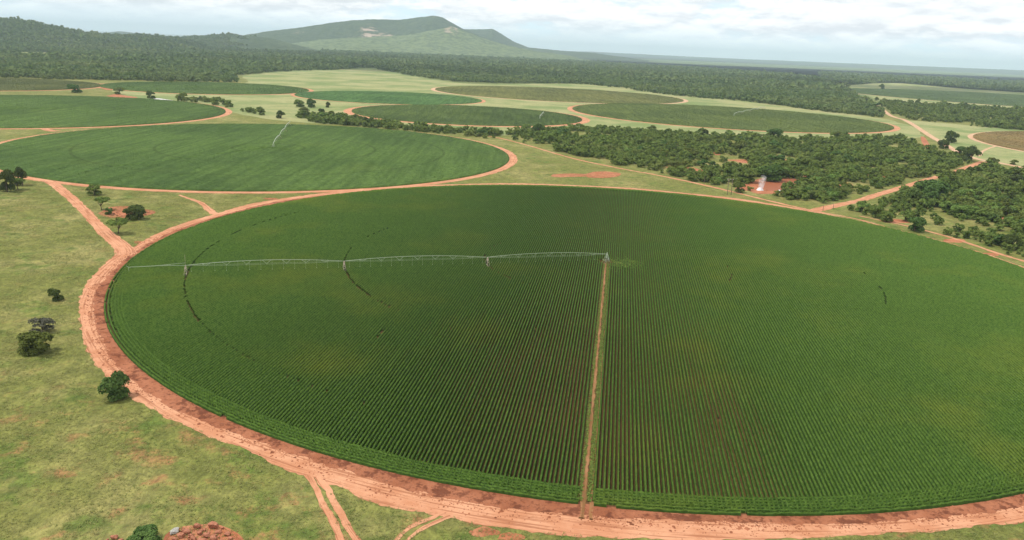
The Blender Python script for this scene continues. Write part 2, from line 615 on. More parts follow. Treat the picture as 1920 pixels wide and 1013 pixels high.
def a_outer(a):
    a = (a + math.pi) % (2 * math.pi) - math.pi
    r = np.interp(a, np.concatenate([oa - 2 * math.pi, oa, oa + 2 * math.pi]), np.tile(orr, 3))
    k = np.ones(21) / 21
    return np.convolve(np.concatenate([r[-10:], r, r[:10]]), k, 'valid')


def a_clod(a):
    return AR + .6 + (a_outer(a) - AR) * (.36 + .12 * np.sin(a * 9) * np.sin(a * 4.3))


annulus('dirt_ring_road', (AC[0], AC[1], AR), AR - 2, a_outer, .04, M['road'], 1.0, 1, 2600)
annulus('field_margin', (AC[0], AC[1], AR), AR - 2.5, a_clod, .05, M['clod'], 1.2, 9, 2600)
for k, key in enumerate('BCDEFGHIKJ'):
    x, y, r = FIELDS[key]
    w = {'B': 6.5, 'C': 7, 'D': 7, 'E': 8, 'F': 6, 'G': 10, 'H': 9, 'I': 8, 'K': 6, 'J': 10}[key]
    annulus('dirt_ring_road', (x, y, r), r - 2, r + w, .044 + k * .004, M['sand'] if key in 'HKJ' else M['road'], 1.0, 20 + k, 720)
ROADS = [
    ('dirt_road', [(236, 478), (232, 466), (210, 447), (187, 426), (153, 390), (123, 363), (97, 343), (80, 337), (43, 328), (0, 316), (-120, 291)], [8, 6, 5, 5, 5, 5.5, 6, 6, 6, 7, 7], .052, 'road'),
    ('dirt_road', [(-80, 212), (0, 219), (50, 230), (90, 244), (110, 246)], [5, 5, 5, 6, 8], .056, 'road'),
    ('farm_track', [(403, 402), (390, 392), (383, 385), (370, 378), (335, 366)], [4, 3.5, 3, 2.5, 1.5], .06, 'road'),
    ('sandy_road', [(1536, 145), (1545, 148), (1587, 163), (1613, 182), (1647, 200), (1670, 217), (1700, 227), (1747, 257), (1760, 264), (1790, 282), (1827, 297), (1880, 307), (1990, 329)], 7.5, .09, 'sand'),
    ('bush_road', [(1527, 395), (1545, 391), (1580, 383), (1613, 376), (1640, 367), (1680, 355), (1723, 342), (1753, 333), (1783, 325), (1813, 314), (1845, 303)], [7, 6, 6, 6, 6, 6, 6, 6, 6, 6, 7], .064, 'road'),
    ('bush_track', [(880, 252), (930, 258), (990, 273), (1073, 297), (1157, 315), (1223, 327), (1273, 337), (1340, 352), (1390, 364), (1447, 378), (1527, 396), (1610, 412), (1700, 438)], [2.5, 3, 2.5, 2.5, 2.5, 3, 3, 3, 4, 3, 3, 2, 1.5], .06, 'road'),
    ('bush_track', [(1610, 405), (1700, 424), (1790, 448), (1870, 475), (1990, 510)], [1.5, 2.5, 2, 2.5, 2], .056, 'road'),
    ('sandy_road', [(1990, 222), (1900, 262), (1850, 280), (1835, 293)], 3, .06, 'sand'),
]
for k, (nm, px, w, z, m) in enumerate(ROADS):
    ribbon(nm, G(*px), w, z, M[m], .7, seed=30 + k)
for k, (x, y) in enumerate(((1390, 302), (1330, 287), (1560, 312), (1610, 300), (1655, 330), (1250, 292), (1180, 281), (1520, 330), (1800, 388), (1850, 372), (1885, 410), (1690, 318), (1290, 318), (1450, 278))):
    cx_, cy_ = g1(x, y)
    a_ = np.linspace(0, 6.283, 11)
    rr_ = rng.uniform(5, 15, 11)
    rr_[-1] = rr_[0]
    sheet('bare_soil', None, .02 + k * .0008, M['bare'], 2, ground=np.stack([cx_ + rr_ * 1.3 * np.cos(a_), cy_ + rr_ * np.sin(a_)], 1))
# twin wheel ruts leaving the ring road towards the camera
for k, px in enumerate([[(578, 890), (596, 925), (612, 955), (628, 985), (640, 1013), (655, 1050)], [(596, 893), (618, 925), (636, 960), (652, 990), (668, 1013), (690, 1050)],
                        [(835, 960), (800, 975), (765, 992), (745, 1013), (730, 1040)], [(845, 968), (815, 980), (782, 998), (765, 1013), (750, 1040)]]):
    ribbon('wheel_rut', G(*px), 1.35 if k < 2 else .95, .06 + k * .003, M['road'], .35, step=.4, seed=50 + k)

# ------------------------------------------------------------------ crops
ROW = np.array(G((1095, 965))[0] - G((1137, 494))[0])
ROW /= -np.hypot(*ROW)                       # along the rows, away from the camera
NRM = np.array([ROW[1], -ROW[0]])


def leaf_quads(B, L, Wd, az, lift, droop):
    """bent diamond blades: base, left, tip, right"""
    d = np.stack([np.cos(az), np.sin(az)], 1)
    s = np.stack([-d[:, 1], d[:, 0]], 1)
    n = len(B)
    V = np.empty((n, 4, 3))
    V[:, 0] = B
    mid = B[:, :2] + d * (L * .5)[:, None]
    V[:, 1, :2] = mid + s * Wd[:, None]
    V[:, 3, :2] = mid - s * Wd[:, None]
    V[:, 1, 2] = V[:, 3, 2] = B[:, 2] + lift
    V[:, 2, :2] = B[:, :2] + d * L[:, None]
    V[:, 2, 2] = B[:, 2] + lift - droop
    return V.reshape(-1, 3)


def crop_gap(P):
    """share of plants missing: thin stands south of the pivot, single failed rows, wheel tracks, the access track"""
    rel = P - AC
    o, s = rel @ NRM, rel @ ROW
    row = np.round(o / .9)
    q1, q2, q3 = [(np.array(g1(*c)) - AC) for c in ((1010, 740), (1375, 810), (720, 640))]
    z = np.zeros(len(P))
    for q, so, ss, a in ((q1, 34, 62, .62), (q2, 11, 45, .75), (q3, 40, 45, .34)):
        z += a * np.exp(-((o - q @ NRM) / so) ** 2 - ((s - q @ ROW) / ss) ** 2)
    streak = .75 * vnoise(row * 7.31, s / 14.0 + row * 3.7, 3) + .25 * vnoise(row * 3.1, s / 1.6, 9)
    patch = fbm(o / 7, s / 22, 8, 3)
    return (streak * .75 + patch * .25) < .10 + .10 * z, z, 1 - streak


def build_maize():
    pts, dirs, kinds = [], [], []
    for k in range(-204, 205):
        o = k * .9
        lim = (AR - 1.2) ** 2 - o * o
        if lim <= 0:
            continue
        h = math.sqrt(lim)
        s = np.arange(-h, h, .3)
        pts.append(np.stack([AC[0] + NRM[0] * o + ROW[0] * s, AC[1] + NRM[1] * o + ROW[1] * s], 1))
        dirs.append(np.tile(ROW, (len(s), 1)))
    n_straight = sum(len(p) for p in pts)
    for r in (AR, AR - .95, AR - 1.9, AR - 2.85, AR - 3.8, AR - 4.75):
        a = np.arange(0, 2 * math.pi, .3 / r)
        pts.append(np.stack([AC[0] + r * np.cos(a), AC[1] + r * np.sin(a)], 1))
        dirs.append(np.stack([-np.sin(a), np.cos(a)], 1))
    row_id = np.concatenate([np.full(len(p), i) for i, p in enumerate(pts)])
    P, D = np.concatenate(pts), np.concatenate(dirs)
    rel = P - AC
    rad = np.hypot(rel[:, 0], rel[:, 1])
    gap, thin, streak = crop_gap(P)
    gap[n_straight:] = False
    for r in (50.0, 105.0, 160.2):
        an = np.degrees(np.arctan2(rel[:, 1], rel[:, 0])) % 360
        seen = ((an > 150) & (an < 245)) | ((an > 335) | (an < 10)) & (r < 150)
        gap |= seen & (np.abs(rad - r) < (.02 + .22 * vnoise(an * .5, rad * 0 + r, 2)) * np.where(an > 300, 1, np.clip((245 - an) / 55, 0, 1) * np.clip((an - 150) / 14, 0, 1)))
    o, s = rel @ NRM, rel @ ROW
    gap |= (o > -1.0) & (o < 1.6) & (s < -2)
    gap |= rad < 3.0
    jag = fbm(np.arctan2(rel[:, 1], rel[:, 0]) * 75, rad * .35, 5, 5)
    gap |= rad > AR + .35 - 1.1 * np.maximum(jag - .45, 0)
    vis = (np.abs(P[:, 0]) < P[:, 1] * .80 + 25)           # the wedge the photograph and a step to the side can see
    gap |= ~vis
    hgt = 1.15 * (.82 + .32 * fbm(P[:, 0] / 16, P[:, 1] / 16, 12, 3)) * (1 - .25 * np.clip(thin, 0, 1) * streak)
    hgt *= 1 - .30 * np.clip((rad - AR + 6) / 6, 0, 1) * (.5 + rng.random(len(P)))
    dist = np.hypot(P[:, 0], P[:, 1])
    # --- body of each row
    idx = np.arange(len(P))
    near = dist < 240
    keep = np.where(near, idx % 2 == 0, idx % 4 == 0)
    ki = idx[keep]
    nn = np.stack([D[ki, 1], -D[ki, 0]], 1)
    prof = np.array([(-.345, .04), (-.21, .62), (.0, .92), (.21, .62), (.345, .04)])
    jit = rng.uniform(.90, 1.10, (len(ki), 5))
    thn = (1 - .62 * np.clip(thin * 1.3, 0, 1) * np.clip(streak * 1.6 - .2, 0, 1))[ki][:, None]
    lat = thn * prof[:, 0] * rng.uniform(.85, 1.15, (len(ki), 5)) + rng.uniform(-.03, .03, (len(ki), 1))
    V = np.empty((len(ki), 5, 3))
    V[..., :2] = P[ki][:, None] + nn[:, None] * lat[..., None]
    V[..., 2] = .06 + prof[:, 1] * hgt[ki][:, None] * jit
    a, b = np.arange(len(ki) - 1), np.arange(1, len(ki))
    cg = np.concatenate([[0], np.cumsum(gap)])
    ok = (row_id[ki[:-1]] == row_id[ki[1:]]) & ((cg[ki[1:] + 1] - cg[ki[:-1]]) == 0)
    a, b = a[ok], b[ok]
    F = np.concatenate([np.stack([a * 5 + j, b * 5 + j, b * 5 + j + 1, a * 5 + j + 1], 1) for j in range(4)])
    nv = V.size // 3
    # --- leaves
    alive = ~gap
    near = dist < 235
    allV, count = [V.reshape(-1, 3)], 0
    for sel, nl, sz in ((alive & near, 5, .95), (alive & ~near & (dist < 330) & (idx % 2 == 0), 5, 1.0), (alive & (dist >= 330) & (idx % 3 == 0), 4, 1.0)):
        q = np.repeat(idx[sel], nl)
        n = len(q)
        B = np.empty((n, 3))
        B[:, :2] = P[q] + rng.normal(0, .04, (n, 2))
        B[:, 2] = hgt[q] * rng.uniform(.5, .92, n)
        cross = np.arctan2(D[q, 1], D[q, 0]) + np.where(rng.random(n) < .5, 1, -1) * math.pi / 2
        az = cross + rng.normal(0, .9, n)
        L = rng.uniform(.13, .28, n) * (1 - .3 * np.clip(thin[q], 0, 1))
        allV.append(leaf_quads(B, L, rng.uniform(.045, .085, n) * sz, az, rng.uniform(.12, .38, n), rng.uniform(.02, .30, n)))
        count += n
    f2 = (nv + np.arange(count * 4).reshape(-1, 4))
    Vs = np.concatenate(allV)
    mi = np.concatenate([np.repeat([1, 0, 0, 1], len(a)), np.zeros(count, int)])  # sides take the painted shade tone, tops the plain leaf colour
    me = make_mesh('maize_crop', Vs, np.concatenate([F, f2]), [M['maize'], M['maize_side_shade']], mat_idx=mi)
    tag(add('maize_crop', me), 'deep green maize in straight rows filling the large foreground circle', 'crop', kind='stuff')


annulus('field_soil', (AC[0], AC[1], AR), .1, AR - .2, .06, M['soil'], .2, 3, 900)
tk = [AC + ROW * s for s in (-1, -40, -90, -140, -AR, -AR - 5)]
ribbon('access_track', [p + NRM * -.2 for p in tk], [.9, .8, .75, .75, .8, 1.2], .075, M['track'], .4, step=.8, seed=71)
ribbon('access_track', [p + NRM * 1.55 for p in tk], [.25, .3, .35, .45, .6, .8], .078, M['track'], .4, step=.8, seed=72)
build_maize()


def scatter_leaves(n, c, r, z, size, keep=None, rmin=0):
    a, q = rng.uniform(0, 2 * math.pi, n), np.sqrt(rng.uniform(rmin, 1, n)) * r
    B = np.stack([c[0] + q * np.cos(a), c[1] + q * np.sin(a), np.full(n, z) + rng.uniform(-.15, .1, n)], 1)
    if keep is not None:
        B = B[keep(B[:, :2])]
    n = len(B)
    L = rng.uniform(.5, 1.3, n) * size
    return leaf_quads(B, L, L * rng.uniform(.18, .35, n), rng.uniform(0, 6.283, n), rng.uniform(.05, .45, n) * size, rng.uniform(-.1, .3, n) * size)


def crop_disc(key, name, label, dark, light, yellow, nleaf, size, h=.9, rows=0.0, lines=()):
    """a circle of closed-canopy crop: an uneven top of rows, ragged leafy surface and a stalky rim"""
    cx, cy, r = FIELDS[key]
    m = leafy(name + '_leaves_' + key.lower(), dark, light, yellow, .45, .012, .54, .74, .1, False)
    T = NT(m.node_tree)                                # drill passes and wheel rings: paler and darker bands in the stand
    Pp = pos(T)
    bands = T.noise(Pp, .22, 4, .6, 5, (1, .05, 1))
    sect = T.noise(Pp, .009, 3, .5, 8)
    sub = T.n('ShaderNodeVectorMath', operation='DISTANCE')
    T.link(Pp, sub.inputs[0])
    sub.inputs[1].default_value = (cx, cy, h)
    ringw = T.math('ABSOLUTE', T.math('SUBTRACT', T.math('MODULO', sub.outputs['Value'], 54.0), 27.0))
    mod = T.mix(T.step(bands, .35, .65), (.80, .82, .80), (1.16, 1.14, 1.12))
    mod = T.mix(1.0, mod, T.mix(T.step(sect, .40, .60), (.86, .88, .86), (1.13, 1.10, 1.08)), 'MULTIPLY')
    mod = T.mix(T.step(ringw, .5, 1.6, .45, 0), mod, (.45, .42, .40))
    for l in [l for l in m.node_tree.links if l.to_socket.name in ('Base Color', 'Color') and l.to_node.type in ('BSDF_PRINCIPLED', 'BSDF_TRANSLUCENT')]:
        src, dst = l.from_socket, l.to_socket
        T.link(T.mix(1.0, src, mod, 'MULTIPLY'), dst)
    nr, na = int(r / 2.2), 540
    rr = np.concatenate([np.linspace(0.05, r, nr), [r + .25]])
    a = np.linspace(0, 2 * math.pi, na, endpoint=False)
    R, A = np.meshgrid(rr, a, indexing='ij')
    X, Y = cx + R * np.cos(A), cy + R * np.sin(A)
    Z = h * (.75 + .3 * fbm(X / 9, Y / 9, 4, 3) + .22 * (rng.random(X.shape) - .5))
    d = np.array([math.cos(rows), math.sin(rows)])
    for (p, q, w) in lines:
        dl = seg_dist(np.stack([X.ravel(), Y.ravel()], 1), [p, q]).reshape(X.shape)
        Z = np.where(dl < w, .1, Z)
    Z[-1] = .05
    n, k = len(rr), na
    i, j = np.meshgrid(np.arange(n - 1), np.arange(k), indexing='ij')
    j2 = (j + 1) % k
    F = np.stack([i * k + j, (i + 1) * k + j, (i + 1) * k + j2, i * k + j2], -1).reshape(-1, 4)
    V = np.stack([X, Y, Z], -1).reshape(-1, 3)

    def keep(B):
        ok = np.ones(len(B), bool)
        for (p, q, w) in lines:
            ok &= seg_dist(B, [p, q]) > w
        return ok
    L = scatter_leaves(nleaf, (cx, cy), r, h, size, keep)
    F2 = len(V) + np.arange(len(L)).reshape(-1, 4)
    me = make_mesh(name, np.concatenate([V, L]), np.concatenate([F, F2]), m)
    return tag(add(name, me), label, 'crop', kind='stuff')


bp, be = np.array(g1(513, 277)), np.array(g1(543, 236))
crop_disc('B', 'crop', 'mid green crop circle with a dark radial track, beyond the dirt road junction', (.058, .108, .022), (.096, .160, .036), (.11, .165, .034), 230000, .5,
          lines=[(bp, np.array(g1(100, 329)), 1.3), (bp, np.array(g1(560, 274)), .8)])
crop_disc('C', 'crop', 'even green crop circle cut off by the left edge of the picture', (.062, .110, .022), (.100, .165, .036), (.11, .16, .035), 120000, .65)
crop_disc('D', 'crop', 'narrow dull olive green crop circle below the left woods', (.080, .095, .028), (.12, .135, .042), None, 40000, 1.1)
crop_disc('E', 'crop', 'thin green crop circle directly below the dark wooded edge', (.068, .120, .030), (.110, .175, .045), (.11, .15, .035), 40000, 1.2)
crop_disc('F', 'crop', 'bright fresh green crop circle between pale meadows', (.072, .150, .042), (.105, .20, .06), None, 40000, 1.0, .6)
crop_disc('G', 'crop', 'dark olive green crop circle behind the band of bush', (.066, .105, .026), (.105, .152, .040), (.10, .15, .04), 50000, 1.0)
crop_disc('H', 'crop', 'dry olive crop circle below the far forest', (.125, .140, .042), (.20, .205, .065), (.22, .21, .07), 60000, 1.3)
crop_disc('I', 'crop', 'long flat olive green crop circle with a curved irrigation line', (.078, .110, .026), (.122, .162, .040), (.12, .155, .035), 70000, 1.1)
crop_disc('K', 'crop', 'brown ripening crop circle at the right edge', (.17, .115, .04), (.25, .175, .065), (.17, .16, .05), 60000, 1.0)
crop_disc('J', 'crop', 'distant dark green crop strip beyond the sandy road', (.060, .100, .032), (.105, .155, .05), (.12, .15, .045), 60000, 2.0)

# low weeds along the access track and loose clods on the field margin
n = 9000
s = -rng.uniform(3, AR - 1, n)
o = np.where(rng.random(n) < .6, rng.normal(.85, .25, n), rng.normal(-.85, .12, n))
B = np.concatenate([AC + NRM * o[:, None] + ROW * s[:, None], np.full((n, 1), .08)], 1)
Lw = rng.uniform(.2, .55, n)
Vw = leaf_quads(B, Lw, Lw * .3, rng.uniform(0, 6.283, n), rng.uniform(.05, .3, n), rng.uniform(0, .15, n))
B2 = np.concatenate([np.array(g1(1165, 497)) + rng.normal(0, 1, (420, 2)) * (4.5, 4), np.full((420, 1), .5)], 1)
L2 = rng.uniform(.5, 1.1, 420)
Vw = np.concatenate([Vw, leaf_quads(B2, L2, L2 * .3, rng.uniform(0, 6.283, 420), rng.uniform(.1, .5, 420), rng.uniform(0, .3, 420))])
tag(add('weeds', make_mesh('weeds', Vw, np.arange(len(Vw)).reshape(-1, 4), M['weeds'])), 'yellowish weeds along the narrow access track to the pivot', 'weeds', kind='stuff')


def lumps(P, size, flat=.6, z=.04):
    """small faceted lumps at ground points"""
    n = len(P)
    base = np.array([(1, 0, 0), (0, 1, 0), (-1, 0, 0), (0, -1, 0), (0, 0, 1)], float)
    V = base[None] * rng.uniform(.6, 1.2, (n, 5, 1)) * size[:, None, None]
    V[..., 2] *= flat
    a = rng.uniform(0, 6.283, n)
    x = V[..., 0] * np.cos(a)[:, None] - V[..., 1] * np.sin(a)[:, None]
    y = V[..., 0] * np.sin(a)[:, None] + V[..., 1] * np.cos(a)[:, None]
    V = np.stack([x + P[:, :1], y + P[:, 1:2], V[..., 2] + z], -1)
    F = np.array([(0, 1, 4), (1, 2, 4), (2, 3, 4), (3, 0, 4)])
    return V.reshape(-1, 3), (np.arange(n)[:, None, None] * 5 + F).reshape(-1, 3)


n = 26000
a = rng.uniform(math.pi * .95, math.pi * 2.02, n)
ro, rc = a_outer(np.linspace(0, 2 * math.pi, 2000, endpoint=False)), None
out_r = np.interp(a % (2 * math.pi), np.linspace(0, 2 * math.pi, 2000, endpoint=False), ro)
fr = np.minimum(rng.beta(1.2, 3.2, n), .93)
dens = fbm(np.cos(a) * 40 + 90, np.sin(a) * 40 + 90, 6, 3)
ok = (dens > .42) | (rng.random(n) < .3)
R = AR + .4 + fr * (out_r - AR)
P = np.stack([AC[0] + R * np.cos(a), AC[1] + R * np.sin(a)], 1)[ok]
V, F = lumps(P, rng.gamma(2.0, .055, len(P)) + .05)
tag(add('soil_clods', make_mesh('soil_clods', V, F, M['clod'])), 'loose red soil clods along the ploughed margin of the maize', 'soil', kind='stuff')

# ------------------------------------------------------------------ grass tufts in the near grassland
def build_tufts():
    poly = G((-120, 1070), (-120, 330), (60, 330), (380, 345), (640, 350), (400, 420), (180, 520), (150, 600), (220, 720), (420, 830), (620, 920), (800, 1070))
    P = scatter(poly, .85, .5)
    strip = np.vstack([scatter(G((620, 905), (900, 985), (1200, 1012), (1200, 1060), (640, 1060)), .8, .5), scatter(G((1500, 1011), (1800, 992), (1960, 974), (1960, 1070), (1500, 1070)), .7, .5),
                       scatter(G((860, 342), (1000, 290), (1160, 318), (1400, 366), (1640, 415), (1960, 500), (1960, 515), (1580, 404), (1300, 360), (1000, 342)), 1.6, .5)])
    P = np.vstack([P, strip])
    rel = P - AC
    an = np.arctan2(rel[:, 1], rel[:, 0]) % (2 * math.pi)
    outr = np.interp(an, np.linspace(0, 2 * math.pi, 2000, endpoint=False), a_outer(np.linspace(0, 2 * math.pi, 2000, endpoint=False)))
    rim = np.hypot(rel[:, 0], rel[:, 1]) - outr
    dens = fbm(P[:, 0] / 6, P[:, 1] / 6, 31, 4)
    ok = (rim > -.5 + 1.0 * rng.random(len(P))) & (dens + rng.random(len(P)) * .35 + .22 * np.exp(-np.maximum(rim, 0) / 3) > .60)
    for nm, px, w, z, m in ROADS:
        ww = np.mean(w)
        ok &= seg_dist(P, smooth_line(G(*px), 6)) > ww / 2 + .2
    for px in ([(578, 890), (596, 925), (612, 955), (628, 985), (640, 1013), (655, 1050)], [(596, 893), (618, 925), (636, 960), (652, 990), (668, 1013), (690, 1050)],
               [(840, 964), (808, 978), (774, 995), (755, 1013), (740, 1040)]):
        ok &= seg_dist(P, G(*px)) > .7
    ok &= ~in_field(P, 1) & (np.hypot(P[:, 0] + 192, P[:, 1] - 619) > 192)
    P = P[ok]
    k = 5
    n = len(P) * k
    sz = np.repeat(.35 + .5 * dens[ok] * rng.random(len(P)), k)
    B = np.concatenate([np.repeat(P, k, 0) + rng.normal(0, .16, (n, 2)), np.full((n, 1), .0)], 1)
    V = leaf_quads(B, rng.uniform(.25, .8, n) * sz * 1.6, rng.uniform(.06, .14, n) * sz, rng.uniform(0, 6.283, n), rng.uniform(.2, .6, n) * sz, rng.uniform(-.1, .3, n) * sz)
    tag(add('grass', make_mesh('grass', V, np.arange(len(V)).reshape(-1, 4), M['tuft'])), 'olive and straw coloured grass tufts on the rough grassland', 'grass', kind='stuff')


build_tufts()

# ------------------------------------------------------------------ trees
def crown_geo(R, H, n, leaf, lobes=12, flat=.55, base=.32, seed=0, drop=.0):
    """leaf clumps spread over the lobes of an uneven crown"""
    q = np.random.default_rng(seed)
    t = q.uniform(0, 6.283, lobes)
    rr = np.sqrt(q.uniform(.02, 1, lobes)) * R * .68
    zc = H * (base + .13 + (1 - base - .30) * (1 - (rr / R) ** 2) * q.uniform(.45, 1.05, lobes))
    if base < .3:
        zc[::4] = H * (base + .06)
        rr[::4] = np.minimum(rr[::4], R * .55)
    C = np.stack([rr * np.cos(t), rr * np.sin(t), zc], 1)
    lr = q.uniform(.26, .46, lobes) * R
    k = q.choice(lobes, n, p=lr ** 2 / (lr ** 2).sum())
    d = q.normal(size=(n, 3))
    d /= np.linalg.norm(d, axis=1)[:, None]
    d[:, 2] = np.where((d[:, 2] < -.25), -d[:, 2], d[:, 2])
    rad = lr[k] * (1 - .45 * q.random(n) ** 1.6)
    Pc = C[k] + d * rad[:, None] * np.array([1, 1, flat * H / R * .95])
    Pc[:, 2] = np.maximum(Pc[:, 2], H * base * .55)
    nrm = d + q.normal(0, .45, (n, 3)) + np.array([0, 0, .35])
    nrm /= np.linalg.norm(nrm, axis=1)[:, None]
    a = np.cross(nrm, q.normal(size=(n, 3)))
    a /= np.linalg.norm(a, axis=1)[:, None]
    b = np.cross(nrm, a)
    s = (leaf * q.uniform(.6, 1.4, n))[:, None]
    V = np.stack([Pc - a * s, Pc + b * s * .62, Pc + a * s, Pc - b * s * .62], 1)
    V[:, 0] -= nrm * s * .25
    return V.reshape(-1, 3), C, lr


def trunk_mesh(C, H, seed, thick=.16):
    q = random.Random(seed)
    b = MB()
    lean = Vector((q.uniform(-.3, .3), q.uniform(-.3, .3), 0))
    fork = Vector((lean.x, lean.y, H * q.uniform(.22, .32)))
    b.tube([(0, 0, -.1), (lean.x * .4, lean.y * .4, fork.z * .5), tuple(fork)], [thick * 1.35, thick, thick * .85], 7)
    for i in sorted(range(len(C)), key=lambda i: -C[i][2])[:6]:
        e = Vector(C[i])
        m = fork.lerp(e, .5) + Vector((q.uniform(-.2, .2), q.uniform(-.2, .2), .12 * H * q.random()))
        b.tube([tuple(fork), tuple(m), tuple(e)], [thick * .7, thick * .45, thick * .18], 5)
    return b.mesh('trunk', M['bark'])


PROTO = {}


def proto(kind, v):
    """unit trees: crown 6 m across and 5 m tall, scaled when planted"""
    if (kind, v) in PROTO:
        return PROTO[kind, v]
    sd = 100 * v + sum(map(ord, kind))
    spec = {'dense': (M['tree_b'], 3600, .27, 20, .66, .07), 'spread': (M['tree_a'], 3000, .27, 18, .55, .08), 'umbrella': (M['tree_a'], 2200, .26, 11, .40, .30),
            'grey': (M['tree_g'], 2200, .22, 14, .5, .08), 'bush': (M['tree_a'], 900, .40, 13, .56, .08), 'darkbush': (M['tree_b'], 900, .40, 13, .60, .07), 'flatbush': (M['tree_a'], 800, .40, 11, .45, .18)}[kind]
    m, n, leaf, lobes, flat, base = spec
    V, C, lr = crown_geo(3.0, 5.0, n, leaf, lobes, flat, base, sd)
    cm = make_mesh('crown', V, np.arange(len(V)).reshape(-1, 4), m)
    tm = trunk_mesh(C, 5.0, sd, .2 if kind in ('dense', 'spread') else .14)
    PROTO[kind, v] = (cm, tm)
    return PROTO[kind, v]


def plant(name, kind, v, x, y, wide, tall, label, cat, group=None, rz=None):
    cm, tm = proto(kind, v)
    e = bpy.data.objects.new(name, None)
    COL.objects.link(e)
    e.empty_display_size = .5
    e.location = (x, y, 0)
    e.rotation_euler = (0, 0, random.uniform(0, 6.283) if rz is None else rz)
    e.scale = (wide / 6.0, wide / 6.0, tall / 5.0)
    add('crown', cm, e)
    add('trunk', tm, e)
    return tag(e, label, cat, group)


LONE = [  # base pixel, crown width and height in pixels, kind, variant, label
    (213, 746, 56, 46, 'dense', 0, 'dark dense round tree at the grassy outer edge of the dirt ring road'),
    (70, 662, 62, 42, 'spread', 0, 'broad green tree just in front of the greyish bush in the left grassland'),
    (80, 624, 44, 28, 'grey', 0, 'greyish twiggy bush just behind the broad green tree in the grassland'),
    (105, 563, 25, 22, 'dense', 1, 'small dark lone bush in open grass, well behind the greyish bush'),
    (222, 438, 38, 30, 'umbrella', 0, 'airy flat-topped tree in front of the red rubble heap'),
    (253, 411, 38, 27, 'dense', 2, 'dark spreading bush on the right end of the red rubble heap'),
    (205, 403, 17, 14, 'darkbush', 0, 'small grey-green bush on the left end of the red rubble heap'),
    (191, 394, 30, 27, 'umbrella', 1, 'layered tree standing just behind the red rubble heap'),
    (177, 366, 26, 20, 'spread', 1, 'small round-topped tree nearest the road under the second crop circle'),
    (14, 360, 28, 40, 'dense', 1, 'tall dark tree at the left edge, front of a clump of three'),
    (42, 348, 24, 32, 'dense', 0, 'dark tree beside the road, rear of a clump of three'),
    (34, 356, 26, 22, 'umbrella', 0, 'paler low tree between the two dark trees at the left edge'),
    (272, 1020, 58, 28, 'dense', 2, 'dark bush half out of frame among the red boulders'),
    (140, 174, 24, 15, 'dense', 1, 'dark round tree at the tip of the dull olive crop circle'),
    (223, 177, 20, 13, 'spread', 2, 'rounded tree beside the red track between two far crop circles'),
    (1715, 434, 34, 28, 'dense', 1, 'dark rounded lone bush in the sparse grass right of the maize'),
    (1662, 416, 30, 20, 'spread', 0, 'spreading shrub left of the dark rounded lone bush'),
    (1642, 408, 28, 24, 'spread', 1, 'round tree at the corner of sparse grass beside the bush road'),
    (1896, 467, 36, 26, 'dense', 0, 'dark shrub at the far right above the maize field edge'),
    (1862, 456, 32, 20, 'umbrella', 1, 'flat-topped tree left of the dark shrub at the far right'),
    (1783, 268, 22, 22, 'dense', 2, 'tall dark tree alone in the clearing beside the sandy road'),
    (1798, 292, 20, 17, 'dense', 1, 'small dark tree between the sandy road and the red bush road'),
    (1820, 303, 32, 27, 'dense', 0, 'large dark tree where the red bush road meets the sandy road'),
    (1768, 279, 20, 17, 'dense', 2, 'dark tree at the tip of the thicket beside the sandy road'),
    (1860, 311, 20, 15, 'spread', 1, 'round tree below the sandy road at the right edge'),
    (1900, 309, 14, 9, 'spread', 2, 'small tree standing beside the sandy road near the right edge'),
    (1450, 260, 34, 20, 'dense', 1, 'blocky dark tree at the lower rim of the long olive crop circle'),
    (1443, 339, 48, 32, 'dense', 0, 'large dark tree rising right behind the smoke and the red pond'),
    (1400, 342, 44, 30, 'spread', 2, 'broad grey-green tree just left of the white smoke'),
    (1384, 361, 26, 22, 'spread', 0, 'rounded light green tree right beside the twin utility pole'),
    (1745, 372, 60, 34, 'dense', 2, 'widest dark tree clump right of the bush road'),
    (1800, 408, 40, 24, 'spread', 1, 'rounded tree at the lower rim of the right thicket'),
    (1320, 258, 16, 17, 'dense', 2, 'upright dark tree at the left lower rim of the long olive crop circle'),
    (1652, 167, 12, 9, 'dense', 0, 'far dark tree on pale grass beyond the sandy road'),
    (527, 222, 20, 15, 'dense', 0, 'dark tree in front of the pale meadow just behind the second crop circle'),
    (490, 216, 17, 13, 'spread', 1, 'rounded tree at the right end of the line of meadow trees'),
    (562, 201, 24, 14, 'spread', 0, 'wide tree at the left of a meadow clump near the fresh green circle'),
    (584, 202, 18, 18, 'dense', 2, 'tallest dark tree of the meadow clump near the fresh green circle'),
    (572, 214, 24, 13, 'spread', 2, 'low spreading tree at the front of the meadow clump'),
    (603, 217, 14, 14, 'dense', 1, 'slim dark tree right of the meadow clump'),
    (616, 202, 11, 11, 'dense', 0, 'small lone dark tree right below the fresh green crop circle'),
    (283, 185, 18, 14, 'dense', 1, 'dark tree just left of the pale pond'),
]
for x, y, w, h, kd, v, lab in LONE:
    gx, gy = g1(x, y)
    d = math.hypot(gx, gy, CAM_H)
    small = 'bush' in lab or 'shrub' in lab
    plant('bush' if small else 'tree', kd, v, gx, gy, w * d / FPX * .95, max(h * d / FPX * .98, 1.8), lab, 'bush' if small else 'tree')

road_lines = [(smooth_line(G(*px), 6), np.mean(w)) for nm, px, w, z, m in ROADS]


def clear_of_roads(P, pad):
    ok = ~in_field(P, pad + 5)
    for ln, w in road_lines:
        ok &= seg_dist(P, ln) > w / 2 + pad
    return ok


